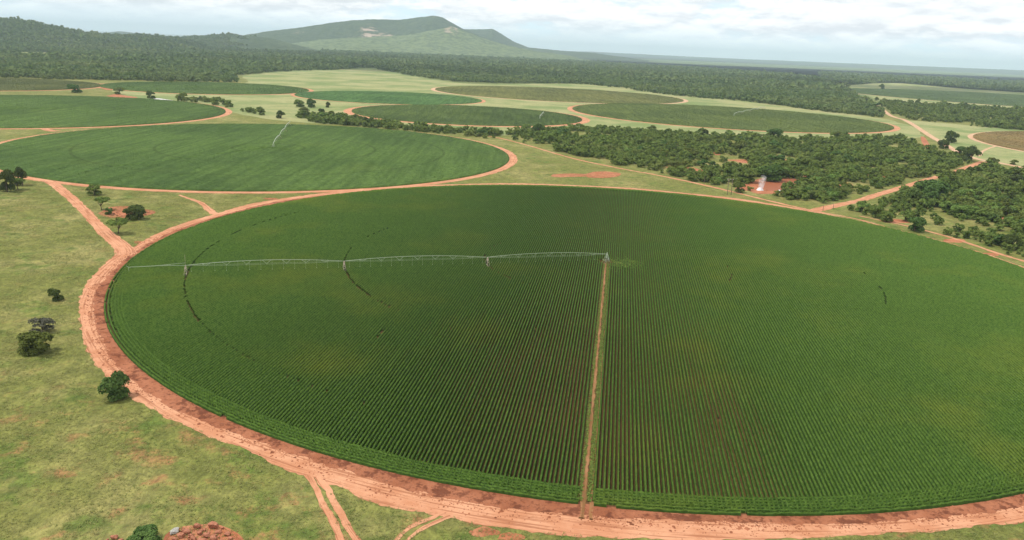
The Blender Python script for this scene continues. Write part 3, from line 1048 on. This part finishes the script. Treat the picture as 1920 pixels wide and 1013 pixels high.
T1 = G((925, 251), (1000, 247), (1100, 242), (1300, 254), (1450, 261), (1560, 260), (1680, 259), (1735, 280), (1790, 294), (1812, 311), (1760, 327), (1700, 345), (1640, 361), (1600, 376),
       (1545, 386), (1450, 368), (1380, 352), (1300, 338), (1220, 322), (1160, 308), (1080, 291), (1000, 270), (950, 262))
T2 = G((1672, 374), (1740, 347), (1825, 316), (1920, 330), (2050, 345), (2050, 490), (1920, 448), (1850, 424), (1760, 402), (1700, 390))
T2B = G((1590, 393), (1690, 372), (1760, 404), (1920, 448), (2050, 490), (2050, 520), (1900, 480), (1750, 436), (1650, 414))
T3 = G((555, 219), (640, 221), (700, 229), (780, 241), (930, 251), (935, 262), (850, 254), (760, 247), (690, 239), (600, 233))
T5 = G((1648, 190), (1720, 196), (1920, 207), (2050, 214), (2050, 252), (1900, 244), (1780, 233), (1705, 225), (1668, 209))
T6 = G((330, 186), (420, 188), (440, 205), (500, 208), (480, 214), (400, 205), (340, 193))
CLEAR = [G((1405, 335), (1430, 333), (1500, 336), (1490, 356), (1462, 366), (1415, 366), (1398, 350)), G((1440, 289), (1465, 289), (1500, 305), (1492, 311), (1455, 306)), G((1570, 341), (1598, 342), (1600, 357), (1572, 356)),
         G((1722, 252), (1738, 256), (1748, 280), (1732, 280))]
REGIONS = [(T1, 5.6, .31, 'thorn tree packed in the thicket around the red pond', 'trees of the thicket around the red pond', (5.5, 10.5)),
           (T2, 5.8, .31, 'thorn tree packed in the dark thicket right of the red bush road', 'trees of the thicket right of the bush road', (6, 11)),
           (T2B, 5.6, .30, 'shrub scattered over sparse grass between the maize and the right thicket', 'shrubs on the sparse grass', (3, 8)),
           (T3, 6.0, .2, 'tree in the narrow band of bush behind the second crop circle', 'trees of the band behind the second crop circle', (6, 10.5)),
           (T5, 7.0, .36, 'tree in the open bush between the sandy road and the far right circles', 'trees of the far right bush', (6, 11)),
           (T6, 9.0, .35, 'low tree in the row beside the pale pond', 'trees in a row by the pale pond', (6, 11))]
cand = []
for poly, spc, gap, lab, grp, (w0, w1) in REGIONS:
    P = scatter((poly - poly.mean(0)) * 1.04 + poly.mean(0), spc, .5)
    wob = np.stack([fbm(P[:, 0] / 14, P[:, 1] / 14, 91, 3), fbm(P[:, 0] / 14, P[:, 1] / 14, 92, 3)], 1) - .5
    P = P[inside(P + wob * 34, poly)]
    dn = fbm(P[:, 0] / 30, P[:, 1] / 30, 77, 3)
    ok = clear_of_roads(P, 1.8) & (dn + .22 * rng.random(len(P)) > .2 + gap)
    for c in CLEAR:
        ok &= ~inside(P, c)
    P = P[ok]
    dnk = dn[ok]
    for (x, y), q in zip(P, dnk):
        w = (w0 + (w1 - w0) * random.random() ** 1.7) * (.62 + .62 * q) * (1.45 if random.random() < .09 else .9)
        cand.append((w / math.hypot(x, y), x, y, w, lab, grp))
SEEN = [c for c in cand if abs((c[1] * cr) / (c[2] + 1)) < .70]
SEEN.sort(key=lambda c: -c[0])
NIND = 280
KIND_WORD = {'bush': 'rounded mid green', 'darkbush': 'dark green dense', 'flatbush': 'flat-topped light green'}
for i, (q, x, y, w, lab, grp) in enumerate(SEEN[:NIND]):
    kd = random.choices(['bush', 'darkbush', 'flatbush'], [5, 3, 3])[0]
    sh = 'shrub' in lab
    plant('shrub' if sh else 'tree', kd, random.randrange(5), x, y, w, w * random.uniform(.50, .72) + .6, KIND_WORD[kd] + ' ' + lab, 'shrub' if sh else 'tree', grp)
taken = {(c[1], c[2]) for c in SEEN[:NIND]}
rest = [c for c in cand if (c[1], c[2]) not in taken]


def mass(name, items, mat, label, lods, hilly=False):
    """many trees as one mass: leaf clumps on uneven crowns, coarser with distance"""
    allV = []
    protos = {}
    it = np.array(items)
    base = np.maximum(hill_height(it[:, 0], it[:, 1])[0], 0) if hilly else np.zeros(len(it))
    for (x, y, w), z0 in zip(items, base):
        d = math.hypot(x, y)
        for dm, n, leaf, lobes in lods:
            if d < dm:
                break
        k = (n, random.randrange(9))
        if k not in protos:
            protos[k] = crown_geo(3.0, 5.0, n, leaf, lobes, .55, .12, 900 + k[1] * 7 + n)[0]
        a = random.uniform(0, 6.283)
        ca, sa, s = math.cos(a), math.sin(a), w / 6
        V = protos[k]
        h = s * random.uniform(.75, 1.1)
        allV.append(np.stack([x + s * (V[:, 0] * ca - V[:, 1] * sa), y + s * (V[:, 0] * sa + V[:, 1] * ca), h * V[:, 2] + z0], 1).astype(np.float32))
    V = np.concatenate(allV)
    tag(add(name, make_mesh(name, V, np.arange(len(V)).reshape(-1, 4), mat)), label, 'woodland', kind='stuff')


mass('bush_thicket', [(c[1], c[2], c[3]) for c in rest], M['thicket'], 'rest of the green bush thicket merging into one mass behind the nearer trees',
     [(700, 300, .62, 10), (1000, 150, .85, 9), (9e9, 70, 1.15, 7)])

# ------------------------------------------------------------------ hills
RIDGES = [  # crest pixels, distance, front width, back width, lushness mixed with painted light or shade
    ([(-420, 62), (-200, 48), (-60, 41), (0, 39), (30, 40), (70, 46.5), (120, 56), (170, 63.5), (230, 68), (300, 74), (350, 84), (410, 104)], 4500, 1150, 1500, .0),
    ([(100, 92), (150, 76), (200, 71), (235, 67), (262, 65), (290, 67.5), (330, 72), (370, 82), (420, 98)], 5200, 1100, 900, .0),
    ([(120, 75), (180, 63.5), (205, 60), (225, 58.5), (245, 60.5), (270, 66), (320, 80)], 12500, 1500, 1500, .1),
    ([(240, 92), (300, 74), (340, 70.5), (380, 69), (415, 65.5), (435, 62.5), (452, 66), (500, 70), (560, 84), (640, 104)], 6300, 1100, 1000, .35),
    ([(380, 80), (440, 69), (500, 60), (560, 54), (620, 45.5), (660, 41), (700, 39), (750, 40), (790, 35), (812, 32.5), (830, 36), (848, 46), (880, 62), (920, 76), (960, 88), (1010, 97), (1060, 104), (1140, 120)], 8600, 1500, 1500, .2),  # low lushness here puts the main ridge's shade into the colour
    ([(450, 98), (520, 84), (600, 74), (680, 70), (760, 66), (815, 57), (846, 50), (868, 58), (905, 72), (950, 85), (1000, 95), (1060, 103), (1150, 122)], 7400, 1100, 900, 1.0),
    ([(800, 70), (840, 56), (870, 56), (905, 56.5), (922, 55), (940, 65), (960, 77), (990, 89), (1050, 95), (1110, 99), (1300, 124)], 10500, 1800, 1600, .25),
    ([(900, 98), (1050, 95.5), (1110, 97), (1200, 101.5), (1280, 105.5), (1400, 111), (1500, 115), (1700, 123), (1920, 132), (2300, 148)], 21000, 3000, 3000, .1),
]


def hill_height(X, Y):
    """height and lushness of the land around the hills"""
    Rr = np.hypot(X, Y)
    dx, dy = X / Rr, Y / Rr
    px = 960 + FPX * (dx * Rv[0] + dy * Rv[1]) / np.maximum(-(dx * Bv[0] + dy * Bv[1]), .05)
    hor = horizon_y(px)
    Z = np.full(X.shape, -60.0)
    L = np.zeros(X.shape)
    gul = fbm(X / 420, Y / 700, 41, 5)
    det = fbm(X / 130, Y / 130, 43, 4)
    for pts, D, wf, wb, lush_lit in RIDGES:
        pts = np.array(pts, float)
        cy = np.interp(px, pts[:, 0], pts[:, 1], left=400, right=400)
        hc = np.maximum(CAM_H + (hor - cy) / (FPX * 1.03) * D, -60)
        t = (Rr - D) / np.where(Rr < D, wf, wb)
        prof = np.clip(1 - np.abs(t), 0, 1) ** 1.15
        rough = np.clip(np.abs(t) * 3, 0, 1)
        z = hc * prof * (1 + (gul - .5) * 1.0 * rough) + (det - .5) * 34 * rough * prof * (hc > 30)
        z = np.where(hc > 3, z, -60)
        up = z > Z
        Z = np.where(up, z, Z)
        L = np.where(up, lush_lit, L)
    return np.maximum(Z, -8), L, px


def build_hills():
    az = np.linspace(math.radians(-46), math.radians(44), 1100)
    r = np.concatenate([np.linspace(2900, 5600, 60), np.linspace(5650, 11500, 120), np.linspace(11700, 25000, 34)])
    Rr, A = np.meshgrid(r, az, indexing='ij')
    X, Y = Rr * np.sin(A), Rr * np.cos(A)
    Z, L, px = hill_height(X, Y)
    Z += np.where(Z > 2, (vnoise(X / 22, Y / 22, 61) - .5) * 5, 0)
    rock = np.zeros(X.shape)
    # rocky faces on the mountain: direction, distance, sizes
    for (x, w, d, dw, amt) in ((728, 17, 7700, 330, 1.0), (692, 20, 8050, 260, .75), (845, 14, 7350, 200, .9), (795, 14, 7500, 260, .5), (812, 10, 8600, 160, .6), (655, 12, 7900, 220, .5), (560, 20, 8300, 240, .4)):
        rock += amt * np.exp(-((px - x) / w) ** 2 - ((Rr - d) / dw) ** 2)
    n, k = len(r), len(az)
    i, j = np.meshgrid(np.arange(n - 1), np.arange(k - 1), indexing='ij')
    F = np.stack([i * k + j, (i + 1) * k + j, (i + 1) * k + j + 1, i * k + j + 1], -1).reshape(-1, 4)[:, ::-1]
    m, T, b = new_mat('hill_slopes', .95, .1)
    P = pos(T)
    lu = T.n('ShaderNodeAttribute', attribute_name='lush_lit').outputs['Fac']
    rk = T.n('ShaderNodeAttribute', attribute_name='rock').outputs['Fac']
    shr = T.noise(P, .022, 5, .65, 3)
    pat = T.noise(P, .0022, 5, .6, 6)
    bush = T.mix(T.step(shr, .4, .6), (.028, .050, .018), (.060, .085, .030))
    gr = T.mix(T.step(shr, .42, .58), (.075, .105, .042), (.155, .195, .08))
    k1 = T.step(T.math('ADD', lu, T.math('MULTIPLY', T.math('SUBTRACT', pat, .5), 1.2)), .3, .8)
    c = T.mix(k1, bush, gr)  # dark bush tone also carries the painted shade of the main ridge
    rn = T.noise(P, .012, 5, .65, 12, (1, 1, 3))
    c = T.mix(T.step(T.math('MULTIPLY', rk, T.step(rn, .36, .62)), .18, .55), c, (.42, .31, .235))
    T.link(c, b.inputs['Base Color'])
    bump(T, b, shr, 1.0, 14)
    me = make_mesh('hills', np.stack([X, Y, Z], -1).reshape(-1, 3), F, m, True, {'lush_lit': L.ravel(), 'rock': rock.ravel()})
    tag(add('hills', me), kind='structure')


build_hills()

# far woods: one mass from the meadow edge to the foot of the hills
road_far = smooth_line(G((1480, 128), (1500, 130), (1542, 147), (1587, 163), (1613, 182), (1647, 200), (1670, 217), (1690, 225)), 40)
LEFTW = G((-420, 140), (-150, 142), (0, 147), (200, 151), (330, 154), (458, 155), (452, 141), (560, 133), (640, 131), (690, 127), (765, 141), (860, 154), (960, 157), (1100, 158), (1250, 178), (1400, 191), (1550, 211),
          (1650, 221), (1662, 212), (1640, 201), (1605, 181), (1580, 166), (1538, 149), (1490, 143), (1400, 136), (1280, 128), (1100, 117), (900, 102), (700, 93), (450, 88), (200, 71), (0, 66), (-420, 58))
RIGHTW = G((1545, 147), (1600, 159), (1680, 154), (1800, 164), (2100, 186), (2100, 168), (1920, 154), (1750, 144), (1600, 138), (1535, 138))
PAST = G((-160, 96), (0, 97), (90, 99), (168, 104), (120, 108), (0, 105), (-160, 103))
items = []
for poly, dn0 in ((LEFTW, .38), (RIGHTW, .46)):
    far = poly[:, 1].max()
    for d0, d1, spc in ((900, 1600, 9.0), (1600, 2400, 12), (2400, 3600, 17), (3600, 6600, 21)):
        P = scatter((poly - poly.mean(0)) * 1.02 + poly.mean(0), spc, .5)
        rr = np.hypot(P[:, 0], P[:, 1])
        dn = fbm(P[:, 0] / 120, P[:, 1] / 120, 55, 4)
        wob = np.stack([fbm(P[:, 0] / 55, P[:, 1] / 55, 93, 4), fbm(P[:, 0] / 55, P[:, 1] / 55, 94, 4)], 1) - .5
        ok = (rr >= d0) & (rr < d1) & (dn + .25 * rng.random(len(P)) > dn0) & inside(P + wob * 70, poly) & ~in_field(P, 10) & ~inside(P, PAST) & (np.abs(P[:, 0]) < P[:, 1] * .86 + 60)
        ok &= seg_dist(P, road_far) > 7
        if d0 >= 3600:
            hz_ = hill_height(P[:, 0], P[:, 1])
            ok &= (hz_[2] < 360 + 160 * dn) | (hz_[0] <= 1)
        for (x, y) in P[ok]:
            items.append((x, y, random.uniform(.55, 1.3) * min(spc, 17) * (1.25 if random.random() < .12 else 1) * (1.08 if spc < 12 else 1.0)))
mass('forest', items, M['forest'], 'dark green far woods spreading from the meadow edge to the hills', [(1600, 80, .92, 8), (2400, 44, 1.25, 7), (3600, 26, 1.6, 6), (9e9, 18, 1.9, 5)], True)
print('forest trees', len(items), 'thicket', len(cand))

# ------------------------------------------------------------------ centre pivot irrigators
def pivot(c, tip, towers, label, over, detail=True, pipe_r=.13, zt=3.7, mast=False):
    root = bpy.data.objects.new('pivot_irrigator', None)
    COL.objects.link(root)
    root.location = (c[0], c[1], 0)
    ang = math.atan2(tip[1] - c[1], tip[0] - c[0])
    root.rotation_euler = (0, 0, ang)
    tag(root, label, 'irrigator')
    b = MB()                                             # the fixed pyramid in the middle
    for sx in (-1, 1):
        for sy in (-1, 1):
            b.tube([(sx * 1.3, sy * 1.3, 0), (sx * .2, sy * .2, zt)], .05, 5)
    for z, w in ((1.2, 1.1), (2.5, .68)):
        q = [(w, w, z), (-w, w, z), (-w, -w, z), (w, -w, z), (w, w, z)]
        for p0, p1 in zip(q[:-1], q[1:]):
            b.tube([p0, p1], .045, 4)
    b.tube([(0, 0, 0), (0, 0, zt + .7)], .12, 8)
    b.box((-.7, 0, 1.5), (.5, .35, .9))
    add('pivot_tower', b.mesh('pivot_tower', M['steel']), root)
    x0 = 0.0
    for si, x1 in enumerate(towers):
        L = x1 - x0
        rise = .022 * L
        arch = lambda t: zt + rise * 4 * t * (1 - t)
        N = 14
        b = MB()
        b.tube([(x0 + L * t, 0, arch(t)) for t in np.linspace(0, 1, N + 1)], pipe_r, 7)
        span = add('span', b.mesh('span', M['steel'], True), root)
        nb = 8
        b = MB()
        low = {}
        for s in (-1, 1):
            low[s] = [(x0 + L * t, s * .75 * min(1, 6 * t * (1 - t)), arch(t) - 1.35 * min(1, 4.5 * t * (1 - t))) for t in np.linspace(0, 1, nb + 1)]
            b.tube(low[s], .022, 4)
            for k in range(1, nb):
                p = low[s][k]
                for dt in (-.028, .028):
                    b.tube([p, (p[0] + L * dt, 0, arch((p[0] + L * dt - x0) / L))], .024, 4)
        for k in range(1, nb):
            b.tube([low[-1][k], low[1][k]], .02, 4)
        add('truss', b.mesh('truss', M['steel']), span)
        if detail:
            for k in range(14):
                t = (k + .5) / 14
                b = MB()
                b.tube([(x0 + L * t, 0, arch(t)), (x0 + L * t + .1, .12, arch(t) + .25), (x0 + L * t + .1, .22, arch(t) - .3), (x0 + L * t + .1, .22, 1.75)], .018, 4)
                b.tube([(x0 + L * t + .1, .22, 1.75), (x0 + L * t + .1, .22, 1.6)], .09, 6)
                add('drop_hose', b.mesh('drop_hose', M['steel']), span)
        # drive tower under the joint
        b = MB()
        for s in (-1, 1):
            b.tube([(x1 - .5, s * 2.1, .75), (x1 - .1, s * .15, zt)], .06, 5)
            b.tube([(x1 + .5, s * 2.1, .75), (x1 + .1, s * .15, zt)], .06, 5)
            b.tube([(x1 - .32, s * 1.2, 2.1), (x1 + .32, s * 1.2, 2.1)], .045, 4)
        b.box((x1, 0, .72), (.28, 4.4, .2))
        b.tube([(x1, -1.2, 2.1), (x1, 1.2, 2.1)], .05, 4)
        b.box((x1 + .1, .5, 2.9), (.4, .4, .6))
        if mast and si == len(towers) - 1:
            b.tube([(x1, 0, zt), (x1, 0, zt + 3.9)], .045, 5)
        tw = add('drive_tower', b.mesh('drive_tower', M['rust']), root)
        for s in (-1, 1):
            b = MB()
            R = .62
            pr = [(.42, -.14), (R, -.15), (R, .15), (.42, .14)]
            n = 18
            V = [(x1 + y, s * 1.9 + r * math.cos(2 * math.pi * q / n), .64 + r * math.sin(2 * math.pi * q / n)) for q in range(n) for r, y in pr]
            F = []
            for q in range(n):
                q2 = (q + 1) % n
                for e in range(4):
                    e2 = (e + 1) % 4
                    F.append((q * 4 + e, q * 4 + e2, q2 * 4 + e2, q2 * 4 + e))
            b.put(V, F)
            for q in range(6):
                t = math.pi * q / 3
                b.tube([(x1, s * 1.9, .64), (x1, s * 1.9 + .44 * math.cos(t), .64 + .44 * math.sin(t))], .05, 4)
            add('wheel', b.mesh('wheel', M['rubber']), tw)
        x0 = x1
    b = MB()                                             # overhang beyond the last tower, hung on cables
    b.tube([(x0, 0, zt), (x0 + over * .5, 0, zt + .12), (x0 + over, 0, zt - .1)], pipe_r * .85, 6)
    for s in (-1, 1):
        b.tube([(x0, s * .3, zt + .9), (x0 + over * .55, 0, zt + .15)], .025, 4)
    b.tube([(x0 + over, 0, zt - .1), (x0 + over, 0, zt - 1.6)], .06, 5)
    b.tube([(x0 + over, 0, zt - .1), (x0 + over + .7, 0, zt + .4)], .06, 5)
    add('overhang', b.mesh('overhang', M['steel']), root)
    return root


ua = np.array(g1(347, 518)) - np.array(g1(1137, 494))
pivot(tuple(AC + np.array([0, -1.0])), tuple(AC + np.array([0, -1.0]) + ua), [50, 105, 160.2], 'long pale centre pivot irrigator crossing the foreground maize on three wheeled towers', 18.5, True, .075, 3.9, True)
pivot(tuple(bp), tuple(be), [55, 110, 165], 'pale irrigator pointing away from the camera in the second crop circle', 14, False, .2, 3.7)
ic, ie = np.array(g1(1376, 218)), np.array(g1(1432, 205))
pivot(tuple(ic), tuple(ie), list(np.linspace(0, np.hypot(*(ie - ic)), 5)[1:]), 'faint distant irrigator in the long olive crop circle', 10, False, .3, 3.7)
gc, ge = np.array(g1(1012, 224)), np.array(g1(1019, 215.5))
pivot(tuple(gc), tuple(ge), list(np.linspace(0, np.hypot(*(ge - gc)), 3)[1:]), 'small distant irrigator in the dark olive crop circle', 6, False, .24, 3.7)

# ------------------------------------------------------------------ red pond, smoke, poles, boulders
m, T, b = new_mat('red_pond_water', .55, .08)
T.link(T.mix(T.noise(pos(T), .15, 4), (.26, .085, .04), (.33, .115, .055)), b.inputs['Base Color'])
bump(T, b, T.noise(pos(T), .8, 4), .15, .1)
sheet('pond_water', [(1430, 342), (1450, 337), (1482, 336), (1500, 339), (1488, 350), (1468, 356), (1446, 358), (1432, 352)], .05, m, 1)
m2, T, b = new_mat('pale_pond_surface', .5, .4)
T.link(T.mix(T.noise(pos(T), .05, 4), (.62, .56, .54), (.74, .70, .68)), b.inputs['Base Color'])
sheet('pond_water', [(287, 184.5), (300, 185), (334, 190.5), (330, 192.5), (312, 191.5), (295, 188)], .08, m2, 1)


def rock_mesh(seed, mat, sub=3):
    import bmesh
    q = np.random.default_rng(seed)
    bm = bmesh.new()
    bmesh.ops.create_icosphere(bm, subdivisions=sub, radius=1)
    V = np.array([v.co[:] for v in bm.verts])
    for _ in range(16):                                   # cut facets
        d = q.normal(size=3)
        d /= np.linalg.norm(d)
        h = q.uniform(.42, .85)
        t = V @ d
        V = V - np.where(t > h, t - h, 0)[:, None] * d
    V *= 1 + .26 * (fbm(V[:, 0] * 2.6 + seed, V[:, 1] * 2.6 + V[:, 2] * 2.3, seed, 4) - .5)[:, None] * 2
    for v, c in zip(bm.verts, V):
        v.co = c
    me = bpy.data.meshes.new('boulder')
    bm.to_mesh(me)
    bm.free()
    me.materials.append(mat)
    return me


ROCKS = [rock_mesh(s, M['rock_red']) for s in range(6)]


def boulder(x, y, s, me, label, group=None, zs=.7, sink=.25):
    gx, gy = g1(x, y)
    o = add('boulder', me, None, (gx, gy, s * zs * (.5 - sink)))
    s *= .88
    o.scale = (s / 2 * random.uniform(.85, 1.2), s / 2 * random.uniform(.8, 1.1), s / 2 * zs)
    o.rotation_euler = (random.uniform(-.2, .2), random.uniform(-.2, .2), random.uniform(0, 6.28))
    return tag(o, label, 'boulder', group)


sheet('bare_soil', [(308, 1004), (330, 990), (365, 986), (400, 980), (432, 992), (452, 1010), (440, 1030), (320, 1030)], .034, M['bare'], 1)
boulder(398, 990, 2.5, ROCKS[0], 'largest red boulder standing at the back of the foreground rock heap', None, .95)
boulder(368, 990, 1.9, ROCKS[1], 'second red boulder left of the largest one in the foreground heap', None, .8)
go = boulder(325, 1000, 2.6, rock_mesh(21, M['rock_grey']), 'pale grey boulder at the left of the red foreground rock heap', None, .5)
boulder(214, 1010, 1.9, ROCKS[2], 'red boulder lying alone left of the dark bush at the bottom', None, .7)
boulder(224, 1016, 1.6, ROCKS[3], 'low red slab in front of the lone boulder at the bottom', None, .4)
boulder(202, 1014, .9, ROCKS[5], 'smallest red stone left of the lone boulder at the bottom', None, .6)
for x, y, s in ((352, 1000, 1.7), (374, 1003, 1.5), (340, 1008, 1.9), (388, 1007, 1.8), (410, 1000, 1.5), (425, 1004, 1.6), (362, 1012, 1.6), (400, 1014, 1.7), (327, 1014, 1.2), (345, 996, 1.0), (416, 992, .9), (432, 1012, 1.4),
                (380, 1018, 1.9), (350, 1022, 1.6), (415, 1018, 1.3), (310, 1018, 1.1), (384, 996, .9), (404, 1006, .8), (440, 1016, .8), (358, 1006, .8)) + tuple((random.gauss(382, 30), random.uniform(994, 1024), random.uniform(.25, .85)) for _ in range(70)):
    boulder(x, y, s, random.choice(ROCKS), 'one of the broken red boulders piled in the foreground heap', 'red boulders of the foreground heap', random.uniform(.6, .95))
for k in range(34):
    t = random.uniform(0, 6.28)
    r = math.sqrt(random.random())
    x, y = 235 + 46 * r * math.cos(t), 399 + 8 * r * math.sin(t)
    boulder(x, y, random.uniform(.6, 2.0), random.choice(ROCKS), 'one of the red stones strewn over the rubble patch among the small trees', 'red stones of the rubble patch', random.uniform(.5, .8))

# white smoke drifting up at the edge of the pond, and the pale ash heap it rises from
sx, sy = g1(1425, 357)
q = np.random.default_rng(5)


def heap(name, c, w, d, h, mat, label, cat):
    n = 15
    u = np.linspace(-1, 1, n)
    X, Y = np.meshgrid(u, u)
    Z = np.clip(1 - X ** 2 - Y ** 2, 0, 1) ** .7 * (.55 + .9 * fbm(X * 2 + 4, Y * 2 + 4, 3, 4)) * h
    V = np.stack([c[0] + X * w / 2, c[1] + Y * d / 2, Z - .02], -1).reshape(-1, 3)
    i, j = np.meshgrid(np.arange(n - 1), np.arange(n - 1), indexing='ij')
    F = np.stack([i * n + j, i * n + j + 1, (i + 1) * n + j + 1, (i + 1) * n + j], -1).reshape(-1, 4)
    return tag(add(name, make_mesh(name, V, F, mat)), label, cat)


heap('white_heap', (sx, sy), 4.6, 3.6, 1.7, M['white'], 'bright white heap at the left rim of the red pond under the smoke', 'heap')
heap('white_heap', g1(1462, 359), 3.4, 2.4, 1.0, M['white'], 'smaller white heap at the lower right rim of the red pond', 'heap')
sm, T, b = new_mat('smoke')
T.t.nodes.remove(b)
vol = T.n('ShaderNodeVolumePrincipled')
vol.inputs['Color'].default_value = (.95, .95, .96, 1)
tc = T.n('ShaderNodeTexCoord')
dn = T.noise(tc.outputs['Object'], .35, 4, .6, 2)
sxyz = T.n('ShaderNodeSeparateXYZ')
T.link(tc.outputs['Object'], sxyz.inputs[0])
fade = T.step(sxyz.outputs[2], 2, 9.5, 1, .25)
T.link(T.math('MULTIPLY', T.step(dn, .38, .62, .03, .5), fade), vol.inputs['Density'])
T.link(vol.outputs[0], T.t.nodes['Material Output'].inputs['Volume'])
sm.cycles.volume_step_rate = 1.0 if hasattr(sm, 'cycles') and hasattr(sm.cycles, 'volume_step_rate') else 1.0
b_ = MB()
b_.tube([(0, 0, .6), (.2, 0, 2.5), (.6, .2, 5), (1.1, .3, 7.4), (1.7, .3, 9.2), (2.2, .4, 10)], [1.9, 1.9, 2.1, 2.4, 2.0, .6], 12)
so = add('smoke', b_.mesh('smoke', sm, True), None, (sx, sy, 0))
tag(so, 'wispy white smoke rising beside the red pond', 'smoke', kind='stuff')


def pole_frame():
    root = bpy.data.objects.new('utility_pole', None)
    COL.objects.link(root)
    x, y = g1(1367, 366)
    root.location = (x, y, 0)
    root.rotation_euler = (0, 0, .2)
    tag(root, 'twin wooden utility pole standing at the thicket edge left of the pond', 'utility pole')
    for s in (-1, 1):
        b = MB()
        b.tube([(s * 1.3, 0, -.2), (s * 1.25, 0, 10.5)], [.2, .14], 7)
        add('post', b.mesh('post', M['wood']), root)
    b = MB()
    b.box((0, .2, 9.6), (4.2, .16, .22))
    add('crossarm', b.mesh('crossarm', M['wood']), root)
    for k in (-1.9, 0, 1.9):
        b = MB()
        b.tube([(k, .2, 9.65), (k, .2, 10.0), (k, .2, 10.2)], [.05, .12, .05], 6)
        add('insulator', b.mesh('insulator', M['white']), root)


pole_frame()
for k, (x, y, h, lab) in enumerate([(1320, 346, 4.5, 'short pale post at the thicket edge left of the twin pole'), (1543, 395, 3.2, 'wooden gate post where the bush road meets the field track'), (1562, 392, 2.8, 'wooden post right of the gate post on the bush road')]):
    b = MB()
    b.tube([(0, 0, -.1), (0, 0, h * .5), (.05, 0, h)], [.15, .13, .11], 7)
    b.tube([(-.12, 0, h - .25), (.2, 0, h - .22)], .05, 5)
    px_, py_ = g1(x, y)
    tag(add('post', b.mesh('post', M['wood']), None, (px_, py_, 0)), lab, 'post')

# ------------------------------------------------------------------ cumulus clouds added out of view to shade parts of the plain
def build_shade_clouds():
    import bmesh
    bm = bmesh.new()
    bmesh.ops.create_icosphere(bm, subdivisions=3, radius=1)
    SV = np.array([v.co[:] for v in bm.verts])
    SF = np.array([[v.index for v in f.verts] for f in bm.faces])
    bm.free()
    m, T, b = new_mat('shade_cloud_white', 1, 0)
    b.inputs['Base Color'].default_value = (.9, .9, .9, 1)
    tr = T.n('ShaderNodeBsdfTranslucent')
    tr.inputs[0].default_value = (.95, .95, .95, 1)
    mx = T.n('ShaderNodeMixShader')
    mx.inputs[0].default_value = .4
    T.link(b.outputs[0], mx.inputs[1])
    T.link(tr.outputs[0], mx.inputs[2])
    T.link(mx.outputs[0], T.t.nodes['Material Output'].inputs[0])
    h = 1300.0
    Vs, Fs, n = [], [], 0
    q = np.random.default_rng(3)
    for tx, ty, rx, ry in ((275, 235, 140, 170), (-1700, 2500, 800, 260), (300, 3000, 1000, 260), (-1500, 8700, 1300, 330), (-2600, 4300, 1000, 500), (-100, 10500, 800, 500), (950, 2150, 420, 200)):
        cx, cy = tx - sv.x / sv.z * h, ty - sv.y / sv.z * h
        for k in range(26):
            t, r = q.uniform(0, 6.283), math.sqrt(q.random()) * .8
            s = q.uniform(.22, .42) * min(rx, ry)
            P = SV * (s * 1.5 * max(1, rx / ry * .5), s * 1.3, s * .6)
            P = P * (1 + .35 * (fbm(SV[:, 0] * 2 + k, SV[:, 1] * 2 + SV[:, 2] * 2, k, 3) - .5))[:, None]
            Vs.append(P + np.array([cx + rx * r * math.cos(t), cy + ry * r * math.sin(t), h + q.uniform(0, .3) * s]))
            Fs.append(SF + n)
            n += len(SV)
    tag(add('shade_clouds', make_mesh('shade_clouds', np.concatenate(Vs), np.concatenate(Fs), m, True)), 'white cumulus clouds added out of view to shade the plain', 'shade_clouds', kind='stuff')


build_shade_clouds()

# ------------------------------------------------------------------ haze
hz, T, b = new_mat('haze')
T.t.nodes.remove(b)
vol = T.n('ShaderNodeVolumePrincipled')
vol.inputs['Color'].default_value = (.74, .905, 1.0, 1)
vol.inputs['Density'].default_value = 5.6e-5
vol.inputs['Anisotropy'].default_value = .1
T.link(vol.outputs[0], T.t.nodes['Material Output'].inputs['Volume'])
b = MB()
b.box((0, 0, 189.5), (70000, 70000, 381))
tag(add('haze', b.mesh('haze', hz)), 'pale bluish air over the whole plain', 'haze', kind='stuff')
